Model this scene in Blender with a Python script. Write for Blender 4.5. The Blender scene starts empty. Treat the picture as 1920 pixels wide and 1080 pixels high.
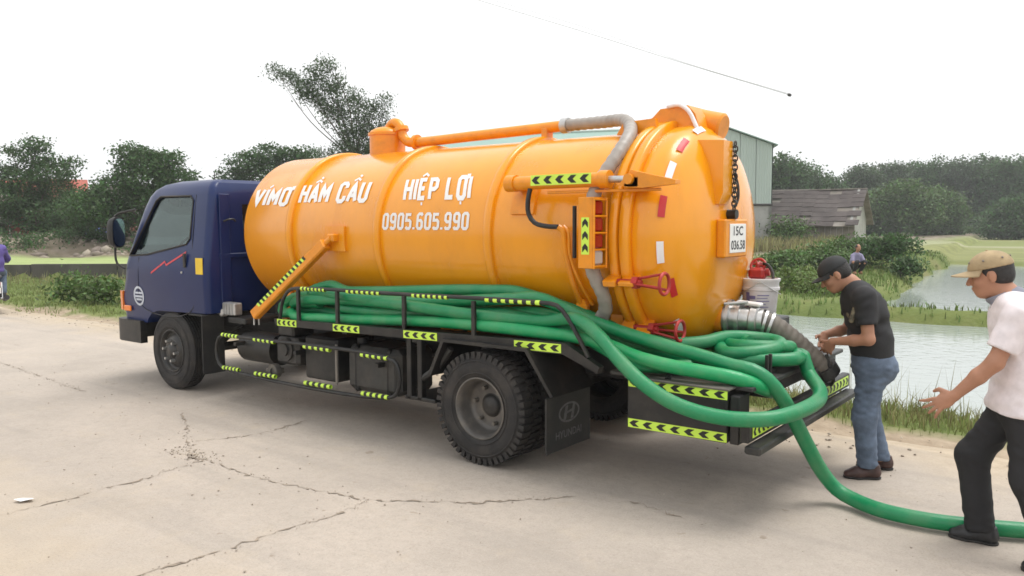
import bpy, bmesh, math, random
import numpy as np
from mathutils import Vector, Matrix

rng = np.random.default_rng(7)
random.seed(7)
R = math.radians
scene = bpy.context.scene
COL = scene.collection

# ------------------------------------------------------------------ camera
CAM = np.array([8.3104, -5.6444, 1.8187])
YAW, PITCH, ROLL = 2.2286, -0.0812, -0.0035
_F = np.array([math.cos(PITCH)*math.cos(YAW), math.cos(PITCH)*math.sin(YAW), math.sin(PITCH)])
_R0 = np.array([math.sin(YAW), -math.cos(YAW), 0.0])
_U0 = np.cross(_R0, _F)
_R = _R0*math.cos(ROLL) + _U0*math.sin(ROLL)
_U = -_R0*math.sin(ROLL) + _U0*math.cos(ROLL)
cd = bpy.data.cameras.new('camera')
cam = bpy.data.objects.new('camera', cd)
COL.objects.link(cam)
cam.matrix_world = Matrix(((_R[0], _U[0], -_F[0], CAM[0]), (_R[1], _U[1], -_F[1], CAM[1]),
                           (_R[2], _U[2], -_F[2], CAM[2]), (0, 0, 0, 1)))
cd.sensor_width = 36.0
cd.lens = 1513.44/1920*36
cd.clip_start = 0.05
cd.clip_end = 6000
scene.camera = cam

# ------------------------------------------------------------------ sky, sun, exposure
SUN_EL, SUN_AZ = R(70), R(50)            # azimuth counted from +x, counter-clockwise
w = bpy.data.worlds.new('World'); scene.world = w; w.use_nodes = True
nt = w.node_tree; nt.nodes.clear()
sky = nt.nodes.new('ShaderNodeTexSky'); sky.sky_type = 'NISHITA'; sky.sun_disc = False
sky.sun_elevation = SUN_EL; sky.sun_rotation = R(90) - SUN_AZ
sky.air_density = 1.0; sky.dust_density = 6.0; sky.ozone_density = 1.0
hs = nt.nodes.new('ShaderNodeHueSaturation'); hs.inputs['Saturation'].default_value = 0.10
bg = nt.nodes.new('ShaderNodeBackground'); bg.inputs['Strength'].default_value = 0.15
ow = nt.nodes.new('ShaderNodeOutputWorld')
# a closed white cloud deck: the clear sky's colours evened out towards one bright grey
cloud = nt.nodes.new('ShaderNodeMix'); cloud.data_type = 'RGBA'; cloud.inputs[0].default_value = 0.80
cloud.inputs[7].default_value = (7.0, 7.05, 7.1, 1)
nt.links.new(sky.outputs[0], hs.inputs['Color']); nt.links.new(hs.outputs[0], cloud.inputs[6]); nt.links.new(cloud.outputs[2], bg.inputs['Color'])
nt.links.new(bg.outputs[0], ow.inputs['Surface'])
sl = bpy.data.lights.new('sun', 'SUN'); sl.energy = 1.5; sl.angle = R(30); sl.color = (1, .97, .92)
so = bpy.data.objects.new('sun', sl); COL.objects.link(so)
_sd = Vector((math.cos(SUN_EL)*math.cos(SUN_AZ), math.cos(SUN_EL)*math.sin(SUN_AZ), math.sin(SUN_EL)))
so.rotation_euler = _sd.to_track_quat('Z', 'Y').to_euler(); so.location = (0, 0, 30)
scene.view_settings.view_transform = 'Standard'; scene.view_settings.look = 'None'
scene.view_settings.exposure = 0.42; scene.view_settings.gamma = 1.0
scene.render.engine = 'CYCLES'
try:
    scene.cycles.use_denoising = True; scene.cycles.filter_width = 1.6
    scene.cycles.max_bounces = 6; scene.cycles.transparent_max_bounces = 8
    scene.cycles.caustics_reflective = False; scene.cycles.caustics_refractive = False
except Exception:
    pass

# ------------------------------------------------------------------ materials
def _nodes(name):
    m = bpy.data.materials.new(name); m.use_nodes = True
    n = m.node_tree.nodes; return m, m.node_tree, n, n['Principled BSDF']

def mat(name, col, rough=.5, metal=0., var=.12, vs=3., bump=0., bs=40., coat=0., spec=.5, dirt=None, da=.0, ds=2.5, stretch=None, island=0., transl=0.):
    m, t, n, b = _nodes(name); L = t.links.new
    tc = n.new('ShaderNodeTexCoord'); src = tc.outputs['Object']
    if stretch:
        mp = n.new('ShaderNodeMapping'); mp.inputs['Scale'].default_value = stretch
        L(src, mp.inputs['Vector']); src = mp.outputs[0]
    ns = n.new('ShaderNodeTexNoise'); ns.inputs['Scale'].default_value = vs; ns.inputs['Detail'].default_value = 6
    ns.inputs['Roughness'].default_value = .6
    L(src, ns.inputs['Vector'])
    mx = n.new('ShaderNodeMix'); mx.data_type = 'RGBA'
    c = np.array(col[:3])
    mx.inputs[6].default_value = (*np.clip(c*(1-var), 0, 1), 1); mx.inputs[7].default_value = (*np.clip(c*(1+var), 0, 1), 1)
    mr = n.new('ShaderNodeMapRange'); mr.inputs[1].default_value = .3; mr.inputs[2].default_value = .7
    L(ns.outputs[0], mr.inputs[0]); L(mr.outputs[0], mx.inputs[0])
    out = mx.outputs[2]
    if island:
        g = n.new('ShaderNodeNewGeometry'); hv = n.new('ShaderNodeHueSaturation')
        m2 = n.new('ShaderNodeMapRange'); m2.inputs[3].default_value = 1-island; m2.inputs[4].default_value = 1+island
        L(g.outputs['Random Per Island'], m2.inputs[0]); L(m2.outputs[0], hv.inputs['Value'])
        m3 = n.new('ShaderNodeMapRange'); m3.inputs[3].default_value = .5-island*.07; m3.inputs[4].default_value = .5+island*.04
        L(g.outputs['Random Per Island'], m3.inputs[0]); L(m3.outputs[0], hv.inputs['Hue'])
        L(out, hv.inputs['Color']); out = hv.outputs[0]
    if dirt is not None:
        n2 = n.new('ShaderNodeTexNoise'); n2.inputs['Scale'].default_value = ds; n2.inputs['Detail'].default_value = 8
        n2.inputs['Roughness'].default_value = .65
        L(src, n2.inputs['Vector'])
        r2 = n.new('ShaderNodeMapRange'); r2.inputs[1].default_value = .45; r2.inputs[2].default_value = .75; r2.inputs[4].default_value = da
        L(n2.outputs[0], r2.inputs[0])
        md = n.new('ShaderNodeMix'); md.data_type = 'RGBA'; md.inputs[7].default_value = (*dirt, 1)
        L(out, md.inputs[6]); L(r2.outputs[0], md.inputs[0]); out = md.outputs[2]
        rr = n.new('ShaderNodeMapRange'); rr.inputs[3].default_value = rough; rr.inputs[4].default_value = min(1, rough+.35)
        L(r2.outputs[0], rr.inputs[0]); L(rr.outputs[0], b.inputs['Roughness'])
    else:
        b.inputs['Roughness'].default_value = rough
    L(out, b.inputs['Base Color'])
    b.inputs['Metallic'].default_value = metal
    b.inputs['Specular IOR Level'].default_value = spec
    b.inputs['Coat Weight'].default_value = coat; b.inputs['Coat Roughness'].default_value = .12
    if bump:
        nb = n.new('ShaderNodeTexNoise'); nb.inputs['Scale'].default_value = bs; nb.inputs['Detail'].default_value = 5
        L(src, nb.inputs['Vector'])
        bp = n.new('ShaderNodeBump'); bp.inputs['Strength'].default_value = bump; bp.inputs['Distance'].default_value = .02
        L(nb.outputs[0], bp.inputs['Height']); L(bp.outputs[0], b.inputs['Normal'])
    if transl:
        tr = n.new('ShaderNodeBsdfTranslucent'); L(out, tr.inputs['Color'])
        ms = n.new('ShaderNodeMixShader'); ms.inputs[0].default_value = transl
        L(b.outputs[0], ms.inputs[1]); L(tr.outputs[0], ms.inputs[2])
        L(ms.outputs[0], n['Material Output'].inputs['Surface'])
    return m

def glass(name, tint=(.8, .9, .88), refl=.12):
    m, t, n, b = _nodes(name); n.remove(b); L = t.links.new
    tr = n.new('ShaderNodeBsdfTransparent'); tr.inputs[0].default_value = (*tint, 1)
    gl = n.new('ShaderNodeBsdfGlossy'); gl.inputs['Roughness'].default_value = .03; gl.inputs[0].default_value = (.86, 1, .97, 1)
    fr = n.new('ShaderNodeLayerWeight'); fr.inputs['Blend'].default_value = refl+.15
    mx = n.new('ShaderNodeMixShader')
    L(fr.outputs['Fresnel'], mx.inputs[0]); L(tr.outputs[0], mx.inputs[1]); L(gl.outputs[0], mx.inputs[2])
    L(mx.outputs[0], n['Material Output'].inputs['Surface'])
    return m

DUST = (.30, .25, .19)
M = dict(
    orange=mat('orange_paint', (.84, .325, .003), .22, var=.04, vs=1.2, coat=.35, dirt=(.42, .15, .012), da=.30, ds=3.0, stretch=(1, 1, .35), bump=.07, bs=2.2),
    orange2=mat('orange_paint_worn', (.80, .285, .004), .32, var=.08, vs=4, coat=.15, dirt=(.30, .13, .03), da=.35, ds=9),
    navy=mat('navy_paint', (.0058, .0185, .092), .30, var=.06, coat=.12, spec=.35, dirt=(.02, .035, .09), da=.22, ds=2.2),
    black=mat('black_frame', (.010, .010, .010), .45, var=.25, vs=8, dirt=DUST, da=.10, ds=4),
    dark=mat('dark_grey_steel', (.026, .026, .025), .5, var=.3, vs=8, dirt=DUST, da=.15, ds=5),
    steel=mat('bare_steel', (.55, .55, .54), .32, metal=.85, var=.2, vs=14, dirt=(.25, .23, .2), da=.4, ds=9),
    galv=mat('galvanised', (.50, .50, .49), .45, metal=.6, var=.2, vs=10),
    rubber=mat('tyre_rubber', (.018, .017, .0165), .72, var=.25, vs=9, bump=.25, bs=70, dirt=(.14, .115, .095), da=.35, ds=5),
    flap=mat('mudflap_rubber', (.013, .013, .013), .6, var=.2, vs=6, dirt=DUST, da=.08, ds=5),
    rimgrey=mat('wheel_grey', (.115, .108, .10), .45, metal=.3, var=.15, vs=7, dirt=DUST, da=.5, ds=6),
    rimdark=mat('wheel_dark', (.035, .034, .033), .45, metal=.2, var=.2, dirt=DUST, da=.2, ds=8),
    green=mat('green_hose', (.005, .225, .082), .38, var=.14, vs=5, bump=.12, bs=60, dirt=(.13, .19, .11), da=.5, ds=5),
    brightgreen=mat('bright_green_hose', (.006, .30, .10), .36, var=.10, vs=5, bump=.12, bs=60, dirt=(.2, .27, .16), da=.4, ds=5),
    greyhose=mat('grey_flexible_hose', (.33, .30, .27), .42, var=.12, vs=10, dirt=(.18, .15, .12), da=.4, ds=6),
    mudhose=mat('muddy_suction_hose', (.17, .15, .125), .6, var=.25, vs=9, dirt=(.07, .06, .05), da=.6, ds=7),
    tape=mat('reflective_tape', (.60, .86, .09), .35, var=.05),
    tapeblack=mat('tape_black', (.012, .014, .01), .45),
    redpaint=mat('red_paint', (.40, .025, .022), .45, var=.2, vs=15, dirt=(.12, .05, .03), da=.3, ds=14),
    redstrip=mat('red_reflector', (.55, .02, .025), .3), whitestrip=mat('white_reflector', (.78, .76, .78), .35),
    white=mat('white_paint', (.80, .80, .79), .45, var=.03, dirt=(.6, .5, .4), da=.15, ds=9),
    plate=mat('plate_white', (.80, .80, .78), .4, var=.04), ink=mat('plate_ink', (.02, .02, .025), .5),
    amber=mat('amber_lens', (.85, .22, .02), .25, coat=.5), redlens=mat('red_lens', (.35, .012, .012), .2, coat=.5),
    clearlens=mat('clear_lens', (.55, .55, .53), .2, coat=.5),
    yellow=mat('yellow_sticker', (.80, .55, .03), .4), sticker=mat('pale_sticker', (.55, .60, .68), .4), redline=mat('red_sticker', (.60, .05, .06), .4),
    glass=glass('window_glass', (.86, .96, .94), .28), mirror=mat('mirror_glass', (.16, .21, .21), .06, metal=1., var=.02),
    seat=mat('seat_cloth', (.10, .10, .11), .8, var=.2), dash=mat('dashboard', (.16, .16, .165), .6),
    bucketw=mat('bucket_plastic', (.66, .65, .66), .4, var=.06, dirt=(.35, .3, .25), da=.35, ds=8),
    print=mat('bucket_print', (.16, .15, .32), .5),
    greymark=mat('flap_print', (.11, .11, .11), .7, var=.3, vs=30),
)

# ------------------------------------------------------------------ mesh builder
class MB:
    def __init__(s): s.v = []; s.f = []; s.m = []
    def add(s, v, f, mi=0):
        o = len(s.v); s.v.extend([tuple(map(float, p)) for p in v])
        for q in f: s.f.append(tuple(i+o for i in q)); s.m.append(mi)
        return s
    def box(s, c, d, bev=0., mi=0, rot=None):
        h = np.array(d, float)/2; b = min(bev, h.min()*.9)
        V = []; F = []
        if b <= 0:
            V = [(x*h[0], y*h[1], z*h[2]) for x in (-1, 1) for y in (-1, 1) for z in (-1, 1)]
            F = [(0, 1, 3, 2), (4, 6, 7, 5), (0, 4, 5, 1), (2, 3, 7, 6), (0, 2, 6, 4), (1, 5, 7, 3)]
        else:
            idx = {}
            for sx in (-1, 1):
                for sy in (-1, 1):
                    for sz in (-1, 1):
                        for a in range(3):
                            p = [sx*(h[0]-b), sy*(h[1]-b), sz*(h[2]-b)]; p[a] = (sx, sy, sz)[a]*h[a]
                            idx[(sx, sy, sz, a)] = len(V); V.append(p)
            for a in range(3):
                o1, o2 = [(1, 2), (2, 0), (0, 1)][a]
                for sg in (-1, 1):
                    q = []
                    for t1, t2 in ((-1, -1), (1, -1), (1, 1), (-1, 1)):
                        k = [0, 0, 0]; k[a] = sg; k[o1] = t1; k[o2] = t2; q.append(idx[(*k, a)])
                    F.append(q if sg > 0 else q[::-1])
                for t1 in (-1, 1):
                    for t2 in (-1, 1):
                        k0 = [0]*3; k0[a] = -1; k0[o1] = t1; k0[o2] = t2; k1 = list(k0); k1[a] = 1
                        q = [idx[(*k0, o1)], idx[(*k1, o1)], idx[(*k1, o2)], idx[(*k0, o2)]]
                        F.append(q if t1*t2 < 0 else q[::-1])
            for sx in (-1, 1):
                for sy in (-1, 1):
                    for sz in (-1, 1):
                        q = [idx[(sx, sy, sz, a)] for a in range(3)]
                        F.append(q if sx*sy*sz > 0 else q[::-1])
        V = np.array(V, float)
        if rot is not None: V = V @ np.array(rot).T
        return s.add(V+np.array(c), F, mi)
    def tube(s, path, r, n=12, caps=True, mi=0, band=None):
        P = np.array(path, float); K = len(P)
        rr = np.full(K, r) if np.isscalar(r) else np.array(r, float)
        T = np.gradient(P, axis=0); T /= np.linalg.norm(T, axis=1)[:, None]+1e-12
        up = np.array([0, 0, 1.]) if abs(T[0][2]) < .9 else np.array([1., 0, 0])
        N = np.cross(T[0], up); N /= np.linalg.norm(N)
        a = np.linspace(0, 2*math.pi, n, endpoint=False); V = []
        for i in range(K):
            N = N-T[i]*(N@T[i]); N /= np.linalg.norm(N); B = np.cross(T[i], N)
            V.append(P[i]+rr[i]*(np.cos(a)[:, None]*N+np.sin(a)[:, None]*B))
        V = np.concatenate(V); o = len(s.v); s.v.extend(map(tuple, V.tolist()))
        for i in range(K-1):
            for j in range(n):
                k = (j+1) % n
                s.f.append((o+i*n+j, o+i*n+k, o+(i+1)*n+k, o+(i+1)*n+j)); s.m.append(mi if band is None else band(i))
        if caps:
            s.f.append(tuple(o+j for j in range(n))[::-1]); s.m.append(mi)
            s.f.append(tuple(o+(K-1)*n+j for j in range(n))); s.m.append(mi)
        return s
    def cyl(s, p0, p1, r0, r1=None, n=20, mi=0):
        r1 = r0 if r1 is None else r1
        return s.tube([p0, p1], [r0, r1], n, True, mi)
    def lathe(s, prof, o, axis, n=48, mi=0, close=False):
        ax = np.array(axis, float); ax /= np.linalg.norm(ax)
        up = np.array([0, 0, 1.]) if abs(ax[2]) < .9 else np.array([1., 0, 0])
        u = np.cross(up, ax); u /= np.linalg.norm(u); v = np.cross(ax, u)
        a = np.linspace(0, 2*math.pi, n, endpoint=False); V = []
        for t, r in prof:
            V.append(np.array(o)+ax*t+max(r, 1e-4)*(np.cos(a)[:, None]*u+np.sin(a)[:, None]*v))
        V = np.concatenate(V); F = []
        K = len(prof)
        for i in range(K if close else K-1):
            i2 = (i+1) % K
            for j in range(n):
                k = (j+1) % n; F.append((i*n+j, i*n+k, i2*n+k, i2*n+j))
        return s.add(V, F, mi)
    def prism(s, poly, axis, a0, a1, mi=0):
        # poly in the two other axes (order x<y<z), extruded along axis
        n = len(poly); ai = 'xyz'.index(axis); oth = [i for i in range(3) if i != ai]; V = []
        for a in (a0, a1):
            for p in poly:
                q = [0, 0, 0]; q[ai] = a; q[oth[0]] = p[0]; q[oth[1]] = p[1]; V.append(q)
        F = [tuple(range(n))[::-1], tuple(range(n, 2*n))]+[(i, (i+1) % n, n+(i+1) % n, n+i) for i in range(n)]
        return s.add(V, F, mi)
    def mesh(s, name, mats, smooth=35):
        me = bpy.data.meshes.new(name); me.from_pydata(s.v, [], s.f)
        if not isinstance(mats, (list, tuple)): mats = [mats]
        for m in mats: me.materials.append(M[m] if isinstance(m, str) else m)
        if len(mats) > 1: me.polygons.foreach_set('material_index', s.m)
        fix(me, smooth); return me
    def build(s, name, mats, parent=None, smooth=35):
        return link(name, s.mesh(name, mats, smooth), parent)

def fix(me, smooth=35, normals=True):
    if normals:
        bm = bmesh.new(); bm.from_mesh(me); bmesh.ops.recalc_face_normals(bm, faces=bm.faces); bm.to_mesh(me); bm.free()
    if smooth:
        me.polygons.foreach_set('use_smooth', [True]*len(me.polygons))
        try: me.set_sharp_from_angle(angle=R(smooth))
        except Exception: pass
    me.update()

def link(name, me, parent=None):
    o = bpy.data.objects.new(name, me); COL.objects.link(o)
    if parent is not None:
        o.parent = parent
        if parent.type == 'EMPTY' and parent.get('_w'): o.matrix_parent_inverse = Matrix.Translation(-parent.location)
    return o

def tag(o, label=None, cat=None, group=None, kind=None):
    for k, v in (('label', label), ('category', cat), ('group', group), ('kind', kind)):
        if v: o[k] = v
    return o

def thing(name, label, cat, loc=(0, 0, 0), group=None, world=True):
    """An Empty at the thing's base; world=True: its parts are given in scene coordinates."""
    o = bpy.data.objects.new(name, None); COL.objects.link(o); o.location = loc; o.empty_display_size = .2
    o['_w'] = bool(world)
    return tag(o, label, cat, group)

def copy_tree(o, parent=None):
    c = o.copy(); COL.objects.link(c); c.parent = parent
    for ch in o.children:
        copy_tree(ch, c)
    return c

def spline(pts, step=.04):
    P = np.array(pts, float); Q = np.vstack([2*P[0]-P[1], P, 2*P[-1]-P[-2]]); out = []
    for i in range(1, len(Q)-2):
        p0, p1, p2, p3 = Q[i-1], Q[i], Q[i+1], Q[i+2]
        n = max(2, int(np.linalg.norm(p2-p1)/step))
        # centripetal Catmull-Rom
        d = lambda a, b: max(np.linalg.norm(b-a)**.5, 1e-4)
        t0 = 0; t1 = t0+d(p0, p1); t2 = t1+d(p1, p2); t3 = t2+d(p2, p3)
        for t in np.linspace(t1, t2, n, endpoint=False):
            A1 = (t1-t)/(t1-t0)*p0+(t-t0)/(t1-t0)*p1; A2 = (t2-t)/(t2-t1)*p1+(t-t1)/(t2-t1)*p2; A3 = (t3-t)/(t3-t2)*p2+(t-t2)/(t3-t2)*p3
            B1 = (t2-t)/(t2-t0)*A1+(t-t0)/(t2-t0)*A2; B2 = (t3-t)/(t3-t1)*A2+(t-t1)/(t3-t1)*A3
            out.append((t2-t)/(t2-t1)*B1+(t-t1)/(t2-t1)*B2)
    out.append(P[-1]); return np.array(out)

def smoothstep(a, b, x): t = np.clip((x-a)/(b-a), 0, 1); return t*t*(3-2*t)
_ph = rng.uniform(0, 6.28, (24, 3)); _dr = rng.normal(0, 1, (24, 2)); _dr /= np.linalg.norm(_dr, axis=1)[:, None]
def wob(x, y, s=1.0, k=8):
    """cheap smooth 2-D noise, about -1..1"""
    z = 0
    for i in range(k):
        f = s*(1.0+.47*i); z = z+np.sin((x*_dr[i, 0]+y*_dr[i, 1])*f+_ph[i, 0])*np.cos((x*_dr[i, 1]-y*_dr[i, 0])*f*.8+_ph[i, 1])/(1+.25*i)
    return z/2.2

# ================================================================== THE SETTING
WATER_Z = -.45
_wo = np.array([-21.15, 8.95]); _wn = np.array([-.62, .785])          # line of the far canal wall on the left
def ground_h(x, y):
    x = np.asarray(x, float); y = np.asarray(y, float)
    n = wob(x, y, .55)*.05+wob(x, y, 2.3)*.025
    h = np.full(np.broadcast(x, y).shape, -.05)
    h = h+smoothstep(1.45, 1.9, y)*(.05+n)                                # grassy lip beside the road
    sh_ = 14*smoothstep(18, 34, y); right = smoothstep(-5.5-sh_, -3.0-sh_, x)
    # ponds on the right, with banks and a bund between them
    shore_l = 3.4-.11*(y-15)+wob(x, y, .5)*.45
    bank = smoothstep(2.5, 4.3, y+wob(x, y, .9)*.25)
    basin = -.95
    hp = h*(1-bank)+bank*basin
    bund = smoothstep(13.6, 14.3, y+wob(x, 0*y, .7)*.25)*(1-smoothstep(14.7, 15.5, y+wob(x, 0*y, .9)*.25))
    hp = np.maximum(hp, basin+bund*.80+n*bund)
    massf = smoothstep(13.4, 14.6, y+wob(x, y, .6)*.4)*(1-smoothstep(-.6, .6, x-shore_l))
    hp = np.maximum(hp, basin+massf*(.80+.02*np.clip(y-15, 0, 15)+n*2))
    far = smoothstep(40, 42, y+wob(x, y, .3)*1.0)
    hp = np.maximum(hp, basin+far*(.68+n*.08))
    # left: verge, ditch, walled terrace, rubble bank
    d = (x-_wo[0])*_wn[0]+(y-_wo[1])*_wn[1]
    hl = h-smoothstep(2.5, 6.0, y)*.22+n
    hl = np.where(d > 0, .27+n*.2, hl)
    hl = hl+smoothstep(7.0, 10.5, d+wob(x, y, .5)*.8)*(.85+wob(x, y, .8)*.15)
    return hl*(1-right)+hp*right

def axis_pts(segs):
    out = []
    for a, b, st in segs: out += list(np.arange(a, b, st))
    out.append(segs[-1][1]); return np.array(out)
gx = axis_pts([(-1800, -200, 160), (-200, -60, 10), (-60, -28, 1.6), (-28, -5, .5), (-5, 16, .22), (16, 40, 1.5), (40, 200, 12), (200, 1800, 160)])
gy = axis_pts([(-1500, -100, 140), (-100, -15, 8), (-15, 1.2, 1.8), (1.2, 5.5, .13), (5.5, 18, .25), (18, 46, .5), (46, 120, 4), (120, 300, 20), (300, 2600, 200)])
GX, GY = np.meshgrid(gx, gy, indexing='ij'); GZ = ground_h(GX, GY)
nx, ny = GX.shape
ii = np.arange(nx*ny).reshape(nx, ny)
q = np.stack([ii[:-1, :-1], ii[1:, :-1], ii[1:, 1:], ii[:-1, 1:]], -1).reshape(-1, 4)
def np_mesh(name, V, F, mats, smooth=True):
    V = np.ascontiguousarray(V, dtype=np.float32); F = np.ascontiguousarray(F, dtype=np.int32); k = F.shape[1]
    me = bpy.data.meshes.new(name); me.vertices.add(len(V)); me.vertices.foreach_set('co', V.ravel())
    me.loops.add(F.size); me.loops.foreach_set('vertex_index', F.ravel())
    me.polygons.add(len(F)); me.polygons.foreach_set('loop_start', np.arange(0, F.size, k, dtype=np.int32))
    try: me.polygons.foreach_set('loop_total', np.full(len(F), k, dtype=np.int32))
    except Exception: pass
    for m in (mats if isinstance(mats, (list, tuple)) else [mats]): me.materials.append(M[m] if isinstance(m, str) else m)
    me.update(calc_edges=True); me.validate()
    if smooth: me.polygons.foreach_set('use_smooth', np.ones(len(me.polygons), dtype=bool))
    return me

def ground_material():
    m, t, n, b = _nodes('ground_soil_and_fields'); L = t.links.new
    tc = n.new('ShaderNodeTexCoord'); ob = tc.outputs['Object']
    def noise(s, d=6, st=None):
        k = n.new('ShaderNodeTexNoise'); k.inputs['Scale'].default_value = s; k.inputs['Detail'].default_value = d
        if st:
            mp = n.new('ShaderNodeMapping'); mp.inputs['Scale'].default_value = st; L(ob, mp.inputs[0]); L(mp.outputs[0], k.inputs['Vector'])
        else: L(ob, k.inputs['Vector'])
        return k.outputs[0]
    def ramp(f, stops):
        r = n.new('ShaderNodeValToRGB'); e = r.color_ramp.elements
        while len(e) < len(stops): e.new(.5)
        for i, (p, c) in enumerate(stops): e[i].position = p; e[i].color = (*c, 1)
        L(f, r.inputs[0]); return r.outputs[0]
    def mix(f, a, c):
        x = n.new('ShaderNodeMix'); x.data_type = 'RGBA'; L(a, x.inputs[6]); L(c, x.inputs[7]); L(f, x.inputs[0]); return x.outputs[2]
    def rng_(v, a, c):
        x = n.new('ShaderNodeMapRange'); x.inputs[1].default_value = a; x.inputs[2].default_value = c; L(v, x.inputs[0]); return x.outputs[0]
    grass = ramp(noise(.9), [(.3, (.10, .14, .04)), (.55, (.15, .18, .055)), (.75, (.21, .20, .09))])
    sep = n.new('ShaderNodeSeparateXYZ'); L(ob, sep.inputs[0])
    # paddies far away: plots of young rice, stubble and shallow water
    vo = n.new('ShaderNodeTexVoronoi'); vo.inputs['Scale'].default_value = .045
    mp = n.new('ShaderNodeMapping'); mp.inputs['Scale'].default_value = (.35, 1.0, 1.0); L(ob, mp.inputs[0]); L(mp.outputs[0], vo.inputs['Vector'])
    sp2 = n.new('ShaderNodeSeparateColor'); L(vo.outputs['Color'], sp2.inputs[0])
    plots = ramp(sp2.outputs[0], [(.0, (.17, .21, .065)), (.35, (.22, .235, .09)), (.55, (.27, .27, .13)), (.8, (.34, .34, .22)), (1., (.19, .23, .075))])
    fine = ramp(noise(.6, 8, (.12, 1, 1)), [(.3, (.72, .72, .72)), (.7, (1.15, 1.15, 1.1))])
    mm = n.new('ShaderNodeMix'); mm.data_type = 'RGBA'; mm.blend_type = 'MULTIPLY'; mm.inputs[0].default_value = 1; L(plots, mm.inputs[6]); L(fine, mm.inputs[7])
    col = mix(rng_(sep.outputs[1], 40, 44), grass, mm.outputs[2])
    # rice terrace behind the wall on the left
    dot = n.new('ShaderNodeVectorMath'); dot.operation = 'DOT_PRODUCT'; L(ob, dot.inputs[0]); dot.inputs[1].default_value = (_wn[0], _wn[1], 0)
    off = n.new('ShaderNodeMath'); off.operation = 'SUBTRACT'; L(dot.outputs['Value'], off.inputs[0]); off.inputs[1].default_value = float(_wo@_wn)
    rice = ramp(noise(1.3), [(.3, (.28, .345, .135)), (.7, (.36, .42, .18))])
    lx = rng_(sep.outputs[0], -4.0, -7.0)
    def mul(a, c):
        x = n.new('ShaderNodeMath'); x.operation = 'MULTIPLY'; L(a, x.inputs[0]); L(c, x.inputs[1]); return x.outputs[0]
    col = mix(mul(rng_(off.outputs[0], -.1, .1), lx), col, rice)
    rub = ramp(noise(1.1, 9), [(.3, (.09, .10, .045)), (.5, (.20, .165, .12)), (.7, (.30, .25, .20))])
    col = mix(mul(rng_(off.outputs[0], 6.8, 7.6), lx), col, rub)
    # bare sandy strip by the road
    sand = ramp(noise(6, 9), [(.3, (.30, .235, .165)), (.7, (.42, .34, .25))])
    jit = n.new('ShaderNodeMath'); jit.operation = 'MULTIPLY_ADD'; L(noise(1.6, 8), jit.inputs[0]); jit.inputs[1].default_value = 1.0; L(sep.outputs[1], jit.inputs[2])
    col = mix(rng_(jit.outputs[0], 2.45, 2.15), col, sand)
    L(col, b.inputs['Base Color']); b.inputs['Roughness'].default_value = .9; b.inputs['Specular IOR Level'].default_value = .2
    bp = n.new('ShaderNodeBump'); bp.inputs['Strength'].default_value = .5; bp.inputs['Distance'].default_value = .06; L(noise(9, 8), bp.inputs['Height']); L(bp.outputs[0], b.inputs['Normal'])
    return m
M['ground'] = ground_material()
tag(link('ground', np_mesh('ground', np.stack([GX, GY, GZ], -1).reshape(-1, 3), q, 'ground')), kind='structure')

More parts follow.
